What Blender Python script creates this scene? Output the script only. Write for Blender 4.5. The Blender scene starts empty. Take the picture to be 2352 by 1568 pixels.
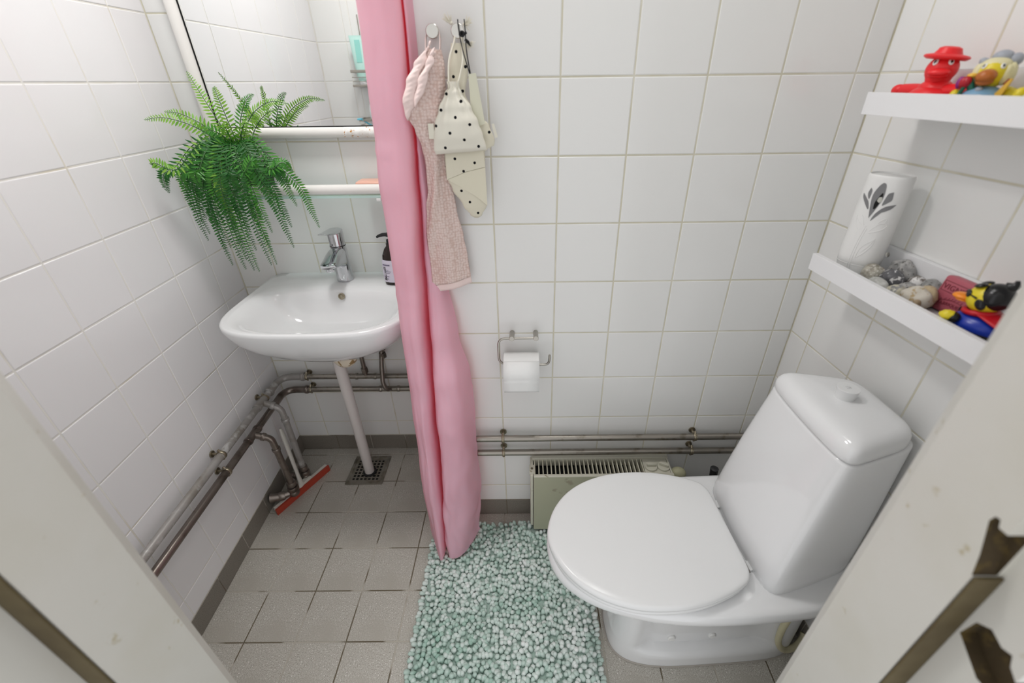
import bpy, bmesh, math, random
from math import sin, cos, pi, radians, sqrt
from mathutils import Vector, Matrix, noise

# ------------------------------------------------------------------ camera, light, exposure
scene = bpy.context.scene
COL = scene.collection
U = 0.152                                    # wall tile pitch in metres
cam_data = bpy.data.cameras.new('camera')
cam_data.sensor_fit = 'HORIZONTAL'
cam_data.sensor_width = 36.0
cam_data.lens = 1003.8053 / 2352 * 36.0
cam_data.shift_x = -28.3923 / 2352
cam_data.shift_y = 2.2587 / 2352
cam_data.clip_start = 0.02
cam_data.dof.use_dof = True
cam_data.dof.focus_distance = 1.25
cam_data.dof.aperture_fstop = 2.2
cam = bpy.data.objects.new('camera', cam_data)
cam.location = (0.4872 * U, -6.9408 * U, (9 - 0.0433) * U)
cam.rotation_mode = 'XYZ'
cam.rotation_euler = (1.0317, 0.0105, -0.003)
COL.objects.link(cam)
scene.camera = cam

world = bpy.data.worlds.new('world')
scene.world = world
world.use_nodes = True
world.node_tree.nodes['Background'].inputs['Color'].default_value = (0.985, 0.99, 1.0, 1)
world.node_tree.nodes['Background'].inputs['Strength'].default_value = 1.02

LAMPS = ((0.18, -0.15, 1.9), (-0.42, -0.10, 6.4))       # ceiling lamps; the one left of the curtain is added to brighten the alcove
for (lx, ly, le) in LAMPS:
    key = bpy.data.lights.new('ceiling_light', 'AREA')
    key.shape = 'DISK'
    key.size = 0.24
    key.energy = le
    key.color = (1.0, 0.995, 0.985)
    key_obj = bpy.data.objects.new('ceiling_light', key)
    key_obj.location = (lx, ly, 2.195)
    COL.objects.link(key_obj)

scene.view_settings.view_transform = 'Standard'
scene.view_settings.look = 'None'
scene.view_settings.gamma = 1.0
scene.view_settings.use_curve_mapping = False
scene.view_settings.exposure = 0.0

random.seed(7)

# ------------------------------------------------------------------ helpers
ORG = {}                                      # world origin of every thing


class MB:
    """collects vertices and faces in world coordinates"""
    def __init__(s):
        s.v, s.f, s.mi = [], [], []

    def add(s, vf, mi=0):
        n = len(s.v)
        s.v += [Vector(p) for p in vf[0]]
        s.f += [tuple(i + n for i in f) for f in vf[1]]
        s.mi += [mi] * len(vf[1])
        return s

    def build(s, name, mats, parent=None, origin=None, sharp=38, smooth=True):
        if parent is not None:
            o0 = ORG[parent.name]
        else:
            o0 = Vector(origin) if origin is not None else Vector((0, 0, 0))
        me = bpy.data.meshes.new(name)
        me.from_pydata([tuple(p - o0) for p in s.v], [], s.f)
        me.validate()
        bm = bmesh.new()
        bm.from_mesh(me)
        bmesh.ops.recalc_face_normals(bm, faces=bm.faces)
        bm.to_mesh(me)
        bm.free()
        mats = mats if isinstance(mats, (list, tuple)) else [mats]
        for m in mats:
            me.materials.append(m)
        if len(mats) > 1 and len(me.polygons) == len(s.mi):
            me.polygons.foreach_set('material_index', s.mi)
        if smooth:
            me.polygons.foreach_set('use_smooth', [True] * len(me.polygons))
            me.set_sharp_from_angle(angle=radians(sharp))
        o = bpy.data.objects.new(name, me)
        COL.objects.link(o)
        if parent is not None:
            o.parent = parent
        else:
            o.location = o0
        ORG[o.name] = o0
        return o


def thing(name, label, cat, loc, group=None):
    o = bpy.data.objects.new(name, None)
    o.empty_display_size = 0.05
    COL.objects.link(o)
    o.location = loc
    ORG[o.name] = Vector(loc)
    return tag(o, label, cat, group)


def tag(o, label, cat, group=None, kind=None):
    o['label'] = label
    o['category'] = cat
    if group:
        o['group'] = group
    if kind:
        o['kind'] = kind
    return o


def part(name, vf, mat, parent, **k):
    return MB().add(vf).build(name, mat, parent, **k)


def parts(name, vfs, mat, parent, **k):
    m = MB()
    for vf in vfs:
        m.add(vf)
    return m.build(name, mat, parent, **k)


def box(x0, x1, y0, y1, z0, z1, bev=0.0, seg=2):
    bm = bmesh.new()
    bmesh.ops.create_cube(bm, size=1.0)
    for v in bm.verts:
        v.co = Vector(((x0 + x1) / 2 + v.co.x * (x1 - x0), (y0 + y1) / 2 + v.co.y * (y1 - y0), (z0 + z1) / 2 + v.co.z * (z1 - z0)))
    if bev > 0:
        bmesh.ops.bevel(bm, geom=list(bm.edges), offset=bev, segments=seg, profile=0.5, affect='EDGES')
    bm.verts.index_update()
    r = ([v.co.copy() for v in bm.verts], [tuple(v.index for v in f.verts) for f in bm.faces])
    bm.free()
    return r


def xform(vf, M):
    return ([M @ Vector(p) for p in vf[0]], vf[1])


def loft(rings, cap0=True, cap1=True, closed=True):
    n = len(rings[0])
    v = [Vector(p) for r in rings for p in r]
    f = []
    for k in range(len(rings) - 1):
        a, b = k * n, (k + 1) * n
        for i in range(n if closed else n - 1):
            j = (i + 1) % n
            f.append((a + i, a + j, b + j, b + i))
    if cap0:
        f.append(tuple(range(n))[::-1])
    if cap1:
        f.append(tuple((len(rings) - 1) * n + i for i in range(n)))
    return v, f


def frames(path):
    P = [Vector(p) for p in path]
    T = []
    for i in range(len(P)):
        a = P[max(i - 1, 0)]
        b = P[min(i + 1, len(P) - 1)]
        T.append((b - a).normalized())
    up = Vector((0, 0, 1)) if abs(T[0].z) < 0.9 else Vector((1, 0, 0))
    N = (up - T[0] * up.dot(T[0])).normalized()
    out = []
    for i, t in enumerate(T):
        N = (N - t * N.dot(t))
        N = N.normalized() if N.length > 1e-6 else t.orthogonal().normalized()
        out.append((P[i], t, N, t.cross(N)))
    return out


def tube(path, r, n=14, caps=True, sx=1.0, sy=1.0):
    rings = []
    F = frames(path)
    for i, (p, t, a, b) in enumerate(F):
        rr = r[i] if isinstance(r, (list, tuple)) else r
        rings.append([p + a * (cos(2 * pi * k / n) * rr * sx) + b * (sin(2 * pi * k / n) * rr * sy) for k in range(n)])
    return loft(rings, caps, caps)


def cyl(p0, p1, r, n=20, bev=0.0):
    p0, p1 = Vector(p0), Vector(p1)
    if bev > 0:
        d = (p1 - p0).normalized() * bev
        return tube([p0, p0 + d, p1 - d, p1], [r - bev, r, r, r - bev], n)
    return tube([p0, p1], r, n)


def rounded(pts, rad, seg=6):
    """polyline with filleted corners"""
    P = [Vector(p) for p in pts]
    out = [P[0]]
    for i in range(1, len(P) - 1):
        a, b, c = P[i - 1], P[i], P[i + 1]
        d1, d2 = (a - b), (c - b)
        k = min(rad, d1.length * 0.49, d2.length * 0.49)
        s, e = b + d1.normalized() * k, b + d2.normalized() * k
        for j in range(seg + 1):
            t = j / seg
            out.append(s * (1 - t) ** 2 + b * 2 * t * (1 - t) + e * t ** 2)
    out.append(P[-1])
    return out


def lathe(profile, c=(0, 0, 0), n=32, axis=None):
    rings = [[Vector((r * cos(2 * pi * k / n), r * sin(2 * pi * k / n), z)) for k in range(n)] for r, z in profile]
    vf = loft(rings)
    M = Matrix.Translation(Vector(c))
    if axis is not None:
        M = M @ Vector((0, 0, 1)).rotation_difference(Vector(axis)).to_matrix().to_4x4()
    return xform(vf, M)


def ellipsoid(c, r, rot=None, nu=24, nv=14, fn=None):
    rings = []
    R = rot if rot is not None else Matrix.Identity(3)
    r = r if isinstance(r, (tuple, list)) else (r, r, r)
    for j in range(nv + 1):
        ph = -pi / 2 + pi * (j + 0.001 * (j == 0) - 0.001 * (j == nv)) / nv
        ring = []
        for i in range(nu):
            th = 2 * pi * i / nu
            d = Vector((cos(th) * cos(ph), sin(th) * cos(ph), sin(ph)))
            k = fn(d) if fn else 1.0
            ring.append(Vector(c) + R @ Vector((d.x * r[0] * k, d.y * r[1] * k, d.z * r[2] * k)))
        rings.append(ring)
    return loft(rings)


def catmull(P, n):
    """resample a list of equal-length vectors smoothly"""
    P = [Vector(p) for p in P]
    out = []
    for k in range(n):
        t = k / (n - 1) * (len(P) - 1)
        i = min(int(t), len(P) - 2)
        u = t - i
        p0, p1, p2, p3 = P[max(i - 1, 0)], P[i], P[i + 1], P[min(i + 2, len(P) - 1)]
        out.append(0.5 * ((2 * p1) + (p2 - p0) * u + (2 * p0 - 5 * p1 + 4 * p2 - p3) * u * u + (3 * p1 - p0 - 3 * p2 + p3) * u ** 3))
    return out


def grid(rows):
    n = len(rows[0])
    v = [Vector(p) for r in rows for p in r]
    f = [(k * n + i, k * n + i + 1, (k + 1) * n + i + 1, (k + 1) * n + i) for k in range(len(rows) - 1) for i in range(n - 1)]
    return v, f


def solidify(o, t, offset=0.0):
    m = o.modifiers.new('thickness', 'SOLIDIFY')
    m.thickness = t
    m.offset = offset
    return o


def prism(poly, z0, z1):
    """xy polygon extruded in z"""
    return loft([[(x, y, z0) for x, y in poly], [(x, y, z1) for x, y in poly]])


def plate(poly, P0, ux, uy, t):
    """flat polygon in the plane P0 + a*ux + b*uy, with thickness t along ux x uy"""
    ux, uy, P0 = Vector(ux), Vector(uy), Vector(P0)
    n = ux.cross(uy).normalized() * t
    a = [P0 + ux * p[0] + uy * p[1] for p in poly]
    return loft([a, [p + n for p in a]])


def copy_tree(o, parent=None, loc=None, rz=None):
    c = o.copy()
    COL.objects.link(c)
    if parent is not None:
        c.parent = parent
    if loc is not None:
        c.location = loc
    if rz is not None:
        c.rotation_euler.z = rz
    for ch in list(o.children):
        copy_tree(ch, c)
    return c


# ------------------------------------------------------------------ materials
MATS = {}


def mat(name, col, rough=0.5, metal=0.0, coat=0.0, trans=0.0, ior=1.45, sss=0.0, bump=None, noise_col=None, spec=0.5, alpha=None):
    """bump = (scale, strength); noise_col = (scale, colour, lo, hi, detail)"""
    m = bpy.data.materials.new(name)
    m.use_nodes = True
    nt = m.node_tree
    b = nt.nodes['Principled BSDF']
    b.inputs['Base Color'].default_value = (*col, 1)
    b.inputs['Roughness'].default_value = rough
    b.inputs['Metallic'].default_value = metal
    b.inputs['Coat Weight'].default_value = coat
    b.inputs['Coat Roughness'].default_value = 0.06
    b.inputs['Transmission Weight'].default_value = trans
    b.inputs['IOR'].default_value = ior
    b.inputs['Specular IOR Level'].default_value = spec
    if sss:
        b.inputs['Subsurface Weight'].default_value = sss
        b.inputs['Subsurface Radius'].default_value = (0.01, 0.006, 0.004)
        b.inputs['Subsurface Scale'].default_value = 0.5
    tc = nt.nodes.new('ShaderNodeTexCoord')
    if noise_col:
        layers = noise_col if isinstance(noise_col, list) else [noise_col]
        prev = None
        for (sc, c2, lo, hi, det) in layers:
            n = nt.nodes.new('ShaderNodeTexNoise')
            n.inputs['Scale'].default_value = sc
            n.inputs['Detail'].default_value = det
            nt.links.new(tc.outputs['Object'], n.inputs['Vector'])
            r = nt.nodes.new('ShaderNodeMapRange')
            r.inputs['From Min'].default_value = lo
            r.inputs['From Max'].default_value = hi
            nt.links.new(n.outputs['Fac'], r.inputs['Value'])
            mx = nt.nodes.new('ShaderNodeMix')
            mx.data_type = 'RGBA'
            nt.links.new(r.outputs['Result'], mx.inputs['Factor'])
            if prev is None:
                mx.inputs['A'].default_value = (*col, 1)
            else:
                nt.links.new(prev, mx.inputs['A'])
            mx.inputs['B'].default_value = (*c2, 1)
            prev = mx.outputs['Result']
        nt.links.new(prev, b.inputs['Base Color'])
    if bump:
        n = nt.nodes.new('ShaderNodeTexNoise')
        n.inputs['Scale'].default_value = bump[0]
        n.inputs['Detail'].default_value = 3
        nt.links.new(tc.outputs['Object'], n.inputs['Vector'])
        bp = nt.nodes.new('ShaderNodeBump')
        bp.inputs['Strength'].default_value = bump[1]
        bp.inputs['Distance'].default_value = 0.002
        nt.links.new(n.outputs['Fac'], bp.inputs['Height'])
        nt.links.new(bp.outputs['Normal'], b.inputs['Normal'])
    MATS[name] = m
    return m


def srgb(r, g, b):
    f = lambda c: (c / 255 / 12.92) if c / 255 <= 0.04045 else ((c / 255 + 0.055) / 1.055) ** 2.4
    return (f(r), f(g), f(b))


M_tile = mat('white_glazed_tile', (0.80, 0.80, 0.785), 0.16, bump=(14, 0.05))
M_tile_l = mat('white_glazed_tile_cool', (0.81, 0.80, 0.81), 0.16, bump=(14, 0.05))
M_grout = mat('yellowed_grout', (0.64, 0.61, 0.49), 0.9, noise_col=(9, (0.74, 0.715, 0.62), 0.45, 0.65, 3))
M_grout_l = mat('pale_grout', (0.78, 0.765, 0.72), 0.9, noise_col=(7, (0.68, 0.64, 0.54), 0.55, 0.7, 3))
M_floor = mat('grey_speckled_floor_tile', (0.50, 0.48, 0.43), 0.45, bump=(60, 0.08),
              noise_col=[(420, (0.33, 0.305, 0.265), 0.52, 0.60, 2), (260, (0.72, 0.70, 0.66), 0.6, 0.68, 2), (6, (0.43, 0.405, 0.355), 0.5, 0.7, 2)])
M_base = mat('dark_grey_base_tile', (0.23, 0.21, 0.18), 0.5, noise_col=(400, (0.175, 0.158, 0.133), 0.5, 0.6, 2))
M_fgrout = mat('floor_grout', (0.15, 0.125, 0.085), 0.9, noise_col=(4.5, (0.47, 0.44, 0.38), 0.5, 0.53, 2))
M_ceil = mat('white_ceiling_paint', (0.8, 0.8, 0.79), 0.8)
M_plaster = mat('hall_plaster', (0.7, 0.68, 0.64), 0.8)
M_paint = mat('cream_gloss_paint', (0.60, 0.585, 0.54), 0.32, bump=(40, 0.1),
              noise_col=[(5, (0.56, 0.54, 0.475), 0.5, 0.75, 4), (38, (0.42, 0.37, 0.25), 0.69, 0.76, 3)])
M_rebate = mat('dark_brown_rebate', (0.11, 0.085, 0.038), 0.7, noise_col=(12, (0.065, 0.045, 0.016), 0.4, 0.7, 3))
M_darkwood = mat('dark_splintered_wood', (0.05, 0.033, 0.013), 0.9, noise_col=(60, (0.12, 0.08, 0.02), 0.5, 0.7, 3), bump=(90, 0.8))
M_ceramic = mat('white_ceramic', (0.78, 0.785, 0.79), 0.09, coat=0.3)
M_plastic = mat('white_plastic', (0.76, 0.765, 0.765), 0.22)
M_plastic_m = mat('matt_white_plastic', (0.78, 0.78, 0.765), 0.4)
M_offwhite = mat('aged_cream_plastic', (0.72, 0.66, 0.53), 0.4)
M_chrome = mat('chrome', (0.60, 0.61, 0.63), 0.07, metal=1.0)
M_steel = mat('brushed_steel', (0.60, 0.58, 0.54), 0.25, metal=1.0)
M_pipe = mat('worn_steel_pipe', (0.33, 0.305, 0.27), 0.33, metal=0.9, noise_col=(30, (0.2, 0.175, 0.14), 0.55, 0.72, 4))
M_pipe_d = mat('dark_copper_pipe', (0.26, 0.225, 0.2), 0.3, metal=0.85, noise_col=(22, (0.14, 0.11, 0.09), 0.5, 0.7, 4))
M_pipe_w = mat('painted_worn_pipe', (0.36, 0.345, 0.33), 0.4, metal=0.25, noise_col=[(14, (0.24, 0.215, 0.18), 0.45, 0.7, 5), (30, (0.52, 0.51, 0.50), 0.55, 0.66, 4)])
M_brass = mat('tarnished_brass', (0.30, 0.26, 0.19), 0.4, metal=0.9, noise_col=(80, (0.5, 0.46, 0.36), 0.55, 0.7, 3))
M_black = mat('black_rubber', (0.012, 0.012, 0.013), 0.45)
M_dark = mat('black_void', (0.008, 0.008, 0.008), 0.9)

# ------------------------------------------------------------------ the room
XL, YA, TA = -5.8685 * U, 2.2487 * U, -0.033
XR, TR = 5.3297 * U, -0.0612
XS = -0.205                                   # step between alcove and back wall
YF = -0.683                                   # inner face of the door wall
ZC = 15 * U
EPS = 0.0011


def LW(u, z, off=0.0):
    return Vector((XL - sin(TA) * u + cos(TA) * off, YA - cos(TA) * u - sin(TA) * off, z))


def RW(u, z, off=0.0):
    return Vector((XR - sin(TR) * u - cos(TR) * off, -cos(TR) * u + sin(TR) * off, z))


TILE_CACHE = {}


def tile_mesh(w, h, m, bev=0.0018):
    k = (round(w, 4), round(h, 4), m.name)
    if k in TILE_CACHE:
        return TILE_CACHE[k]
    b = min(bev, w * 0.3, h * 0.3)
    rings = []
    for (ins, z) in ((0, -0.004), (0, -0.0009), (b * 0.35, -0.0003), (b, 0.0)):
        x, y = w / 2 - ins, h / 2 - ins
        rings.append([(-x, -y, z), (x, -y, z), (x, y, z), (-x, y, z)])
    v, f = loft(rings, False, True)
    me = bpy.data.meshes.new('tile')
    me.from_pydata([tuple(p) for p in v], [], f)
    me.materials.append(m)
    TILE_CACHE[k] = me
    return me


def tile_area(parent, org, u, v, us, vs, m, gap=0.0035, bev=0.0018, skip=None, tilt=0.0016):
    """tiles in the cells between the lines us and vs; front faces in the plane org + a*u + b*v"""
    u, v = Vector(u).normalized(), Vector(v).normalized()
    n = u.cross(v)
    o0 = ORG[parent.name]
    for i in range(len(us) - 1):
        for j in range(len(vs) - 1):
            w, h = us[i + 1] - us[i] - gap, vs[j + 1] - vs[j] - gap
            if w < 0.004 or h < 0.004:
                continue
            c = Vector(org) + u * ((us[i] + us[i + 1]) / 2) + v * ((vs[j] + vs[j + 1]) / 2)
            if skip and skip(c):
                continue
            o = bpy.data.objects.new('tile', tile_mesh(w, h, m, bev))
            M = Matrix((u, v, n)).transposed().to_4x4()
            M = M @ Matrix.Rotation(random.uniform(-tilt, tilt), 4, 'X') @ Matrix.Rotation(random.uniform(-tilt, tilt), 4, 'Y')
            M.translation = c - o0 + n * random.uniform(-0.0002, 0.0002)
            COL.objects.link(o)
            o.parent = parent
            o.matrix_local = M


def slab(name, pts, z0, z1, m, label):
    """vertical wall core: xy polygon"""
    o = MB().add(prism(pts, z0, z1)).build(name, m, origin=(pts[0][0], pts[0][1], z0), smooth=False)
    return tag(o, label, name.split('_')[0], kind='structure')


def xy(p):
    return (p.x, p.y)


Z_ROWS = [0.5 * U] + [U * k for k in range(1, 16)]
T = 0.06

uL = (YA - YF) / cos(TA)
wl = slab('wall_left', [xy(LW(-0.05, 0, -EPS)), xy(LW(uL + 0.12, 0, -EPS)), xy(LW(uL + 0.12, 0, -T)), xy(LW(-0.05, 0, -T))], 0, ZC, M_grout_l,
          'left wall of cool white square tiles above heating pipes')
uls = [0] + [(0.8072 + k) * U for k in range(6)] + [uL]
tile_area(wl, LW(0, 0), LW(-1, 0) - LW(0, 0), (0, 0, 1), sorted(-a for a in uls), Z_ROWS, M_tile_l)

wb = slab('wall_back', [(XS, EPS), (XR + 0.1, EPS), (XR + 0.1, T), (XS, T)], 0, ZC, M_grout,
          'back wall of white square tiles with yellowed grout behind toilet')
xs = [XS / U] + [k for k in range(-1, 6)] + [5.3297]
tile_area(wb, (0, 0, 0), (1, 0, 0), (0, 0, 1), [a * U for a in xs], Z_ROWS, M_tile)

wa = slab('wall_alcove', [(XL - 0.06, YA + EPS), (XS + 0.06, YA + EPS), (XS + 0.06, YA + T), (XL - 0.06, YA + T)], 0, ZC, M_grout,
          'recessed white tiled wall behind washbasin and mirror')
xa = [-5.8685] + [-5.067 + k for k in range(0, 4)] + [XS / U]
tile_area(wa, (0, YA, 0), (1, 0, 0), (0, 0, 1), [a * U for a in xa], Z_ROWS, M_tile)

wsd = slab('wall_return', [(XS + EPS, T), (XS + EPS, YA + EPS), (XS + T, YA + EPS), (XS + T, T)], 0, ZC, M_grout,
           'short tiled return wall hidden behind pink curtain')
tile_area(wsd, (XS, YA, 0), (0, -1, 0), (0, 0, 1), [0, 0.5 * U, 1.5 * U, YA], Z_ROWS, M_tile)

uR = -YF / cos(TR)
wr = slab('wall_right', [xy(RW(-0.06, 0, -EPS)), xy(RW(-0.06, 0, -T)), xy(RW(uR + 0.12, 0, -T)), xy(RW(uR + 0.12, 0, -EPS))], 0, ZC, M_grout,
          'right wall of white square tiles carrying two ledges')
urs = [0] + [(0.4642 + k) * U for k in range(5)] + [uR]
tile_area(wr, RW(0, 0), RW(1, 0) - RW(0, 0), (0, 0, 1), urs, Z_ROWS, M_tile)

XF0, XF1 = -0.52, 0.587                        # rough door opening
ZD = 2.07
wf = MB()
wf.add(prism([(XL - 0.03, YF - EPS), (XF0, YF - EPS), (XF0, -0.86), (XL - 0.03, -0.86)], 0, ZC))
wf.add(prism([(XF1, YF - EPS), (XR + 0.1, YF - EPS), (XR + 0.1, -0.86), (XF1, -0.86)], 0, ZC))
wf.add(prism([(XF0, YF - EPS), (XF1, YF - EPS), (XF1, -0.86), (XF0, -0.86)], ZD, ZC))
wfo = tag(wf.build('wall_front', [M_grout_l], origin=(XL, YF, 0), smooth=False), 'door wall with white tiles seen in the mirror', 'wall', kind='structure')
tile_area(wfo, (0, YF, 0), (-1, 0, 0), (0, 0, 1), [0.52, 0.54, 0.692, 0.724, 0.857], Z_ROWS, M_tile)
tile_area(wfo, (0, YF, 0), (-1, 0, 0), (0, 0, 1), [-0.852, -0.74, -0.587], Z_ROWS, M_tile)

# floor
fl = MB().add(box(XL - 0.06, XR + 0.12, -0.86, YA + T, -0.06, -EPS)).build('floor', M_fgrout, origin=(0, 0, 0), smooth=False)
tag(fl, 'grey speckled square floor tiles with patchy dark joints', 'floor', kind='structure')
PF = 0.9574 * U
fx = [XL] + [-4.8437 * U + PF * k for k in range(0, 12)]
fx = [a for a in fx if a < XR + 0.03] + [XR + 0.05]
fy = sorted([0.081 * U - PF * k for k in range(-2, 5)] + [YA, YF - 0.02])


def floor_skip(c):
    return c.x > XS and c.y > 0.02


tile_area(fl, (0, 0, 0), (1, 0, 0), (0, 1, 0), fx, fy, M_floor, gap=0.0034, bev=0.0012, skip=floor_skip, tilt=0.001)

ce = MB().add(box(XL - 0.06, XR + 0.12, -0.86, YA + T, ZC, ZC + 0.05)).build('ceiling', M_ceil, origin=(0, 0, ZC), smooth=False)
tag(ce, 'plain white painted ceiling', 'ceiling', kind='structure')


# baseboards: half-height dark tiles
def baseboard(name, p, u, n, us, label):
    p, u, n = Vector(p), Vector(u).normalized(), Vector(n)
    a, b = us[0], us[-1]
    q = [p + u * a + n * 0.0005, p + u * b + n * 0.0005, p + u * b - n * 0.0014, p + u * a - n * 0.0014]
    o = MB().add(prism([xy(k) for k in q], 0.0, 0.5 * U)).build(name, M_fgrout, origin=p, smooth=False)
    tag(o, label, 'baseboard', kind='structure')
    ORG[o.name] = Vector(p)
    tile_area(o, p + n * 0.0015, u, (0, 0, 1), us, [0.0, 0.5 * U], M_base, gap=0.0022, bev=0.0012)


nL = LW(0, 0, 1) - LW(0, 0, 0)
baseboard('baseboard_left', LW(0, 0), LW(-1, 0) - LW(0, 0), nL, sorted([-uL] + [-(YA - y) for y in fy if y > YF and y < YA] + [0]),
          'row of dark grey half tiles along left wall foot')
baseboard('baseboard_alcove', (0, YA, 0), (1, 0, 0), Vector((0, -1, 0)), [XL] + [a for a in fx if XL + 0.01 < a < XS] + [XS],
          'row of dark grey half tiles under the washbasin wall')
baseboard('baseboard_back', (0, 0, 0), (1, 0, 0), Vector((0, -1, 0)), [XS] + [k * U for k in range(-1, 6)] + [XR],
          'row of dark grey half tiles behind heater and mat')
nR = RW(0, 0, 1) - RW(0, 0, 0)
baseboard('baseboard_right', RW(0, 0), RW(1, 0) - RW(0, 0), nR, [0] + [-y for y in sorted(fy, reverse=True) if -0.68 < y < -0.01] + [uR],
          'row of dark grey half tiles behind toilet hose')


# door lining
def boolean(o, cutters, m):
    """cut recesses into a mesh object"""
    for vf in cutters:
        c = MB().add(vf).build('cutter', m, smooth=False)
        md = o.modifiers.new('cut', 'BOOLEAN')
        md.object = c
        md.operation = 'DIFFERENCE'
        md.solver = 'EXACT'
        md.material_mode = 'TRANSFER'
        bpy.context.view_layer.update()
        dg = bpy.context.evaluated_depsgraph_get()
        me = bpy.data.meshes.new_from_object(o.evaluated_get(dg))
        o.modifiers.clear()
        o.data = me
        bpy.data.objects.remove(c)


def lining(name, pts, label, cutters=None, reb=None):
    o = MB().add(prism(pts, 0, ZD - 0.03)).build(name, [M_paint], origin=(pts[0][0], pts[0][1], 0), smooth=False)
    tag(o, label, 'door frame', kind='structure')
    if cutters:
        loc = ORG[o.name]
        boolean(o, cutters, M_darkwood)
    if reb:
        part('rebate', box(*reb, bev=0.001), M_rebate, o)  # dark brown strip along the step face of the rebate
    return o


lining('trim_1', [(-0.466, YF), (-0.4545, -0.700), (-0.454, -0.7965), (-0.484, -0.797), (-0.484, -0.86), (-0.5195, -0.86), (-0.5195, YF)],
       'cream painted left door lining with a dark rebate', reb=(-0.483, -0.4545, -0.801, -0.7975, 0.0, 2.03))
cut1 = plate([(-0.7815, 0.992), (-0.7835, 1.000), (-0.788, 1.001), (-0.791, 0.993), (-0.805, 0.994), (-0.805, 0.932), (-0.7985, 0.930), (-0.793, 0.955), (-0.7865, 0.976)],
             (0.515, 0, 0), (0, 1, 0), (0, 0, 1), 0.03)
cut2 = plate([(-0.806, 0.833), (-0.810, 0.862), (-0.822, 0.872), (-0.836, 0.866), (-0.845, 0.87), (-0.850, 0.858), (-0.865, 0.846), (-0.865, 0.812), (-0.84, 0.81)],
             (0.545, 0, 0), (0, 1, 0), (0, 0, 1), 0.025)
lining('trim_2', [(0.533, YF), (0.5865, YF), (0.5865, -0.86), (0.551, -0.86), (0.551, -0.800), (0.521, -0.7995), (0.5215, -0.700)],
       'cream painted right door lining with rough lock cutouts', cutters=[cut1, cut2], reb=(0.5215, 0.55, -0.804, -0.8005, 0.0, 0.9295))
tag(MB().add(box(XF0 + 0.001, XF1 - 0.001, -0.86, YF, ZD - 0.029, ZD - 0.001)).build('trim_3', M_paint, origin=(0, -0.77, ZD), smooth=False),
    'cream painted head piece above the doorway', 'door frame', kind='structure')

# ceiling lamps, washbasin one added (their light is the disk lights set at the top)
M_glow = mat('lamp_diffuser', (0.9, 0.9, 0.88), 0.4)
M_glow.node_tree.nodes['Principled BSDF'].inputs['Emission Color'].default_value = (1, 0.97, 0.93, 1)
M_glow.node_tree.nodes['Principled BSDF'].inputs['Emission Strength'].default_value = 3.0
for (lx, ly, le), lab in zip(LAMPS, ('round white ceiling lamp above the toilet', 'round white ceiling lamp added to brighten the washbasin side')):
    cl = thing('ceiling_lamp', lab, 'lamp', (lx, ly, ZC), 'ceiling lamps')
    part('mount', lathe([(0.15, ZC - 0.001), (0.15, ZC - 0.022), (0.14, ZC - 0.026)], (lx, ly, 0), 40), M_plastic_m, cl)
    part('diffuser', lathe([(0.138, ZC - 0.027), (0.135, ZC - 0.045), (0.115, ZC - 0.062), (0.07, ZC - 0.073), (0.001, ZC - 0.077)], (lx, ly, 0), 40), M_glow, cl)

# ------------------------------------------------------------------ washbasin
def superring(cx, cy, w, lf, lb, ef, eb, z, n=200, fx=None):
    """ring in plan: half-width w, front (-y) length lf, back (+y) length lb"""
    out = []
    for k in range(n):
        t = 2 * pi * k / n
        c, s = cos(t), sin(t)
        e, l = (ef, lf) if s < 0 else (eb, lb)
        r = 1.0 / ((abs(c) ** e + abs(s) ** e) ** (1.0 / e))
        p = Vector((cx + w * c * r, cy + l * s * r, z))
        out.append(p)
    return out


BX, BZ = -0.510, 0.811
wb_ = thing('washbasin', 'white ceramic wall washbasin with wide rounded front', 'sink', (BX, YA, 0.67))
M_sink = M_ceramic
rings = []
BCY = 0.115
for (z, sw, lf, lb, e) in ((0.655, 0.055, 0.04, 0.06, 2.2), (0.656, 0.10, 0.075, 0.11, 2.2), (0.672, 0.155, 0.115, 0.20, 2.4), (0.70, 0.2, 0.150, 0.2262, 2.6), (0.73, 0.233, 0.177, 0.2264, 2.9),
                           (0.76, 0.253, 0.195, 0.2265, 3.1), (0.785, 0.2615, 0.2035, 0.2266, 3.2), (0.80, 0.263, 0.206, 0.2266, 3.3), (0.808, 0.2615, 0.2045, 0.2266, 3.3), (0.811, 0.257, 0.200, 0.2266, 3.3)):
    rings.append(superring(BX, BCY, sw, lf, lb, e, 14 if z > 0.69 else 3.5, z))
ICY = 0.083
_out = rings[-1]
_inn = superring(BX, ICY, 0.238, 0.163, 0.150, 2.9, 3.4, 0.8108)
for k in (0.2, 0.4, 0.6, 0.8):
    rings.append([a.lerp(b, k) for a, b in zip(_out, _inn)])
for (z, sw, lf, lb, e) in ((0.8105, 0.238, 0.163, 0.150, 2.9), (0.806, 0.226, 0.150, 0.137, 2.8), (0.797, 0.215, 0.140, 0.127, 2.7), (0.775, 0.200, 0.127, 0.118, 2.6),
                           (0.745, 0.178, 0.110, 0.106, 2.5), (0.718, 0.145, 0.088, 0.088, 2.4), (0.702, 0.10, 0.06, 0.062, 2.2), (0.696, 0.05, 0.032, 0.034, 2.0), (0.694, 0.022, 0.018, 0.018, 2.0)):
    rings.append(superring(BX, ICY, sw, lf, lb, e, 3.4, z))
body = part('body', loft(rings), M_sink, wb_, sharp=75)
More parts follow.
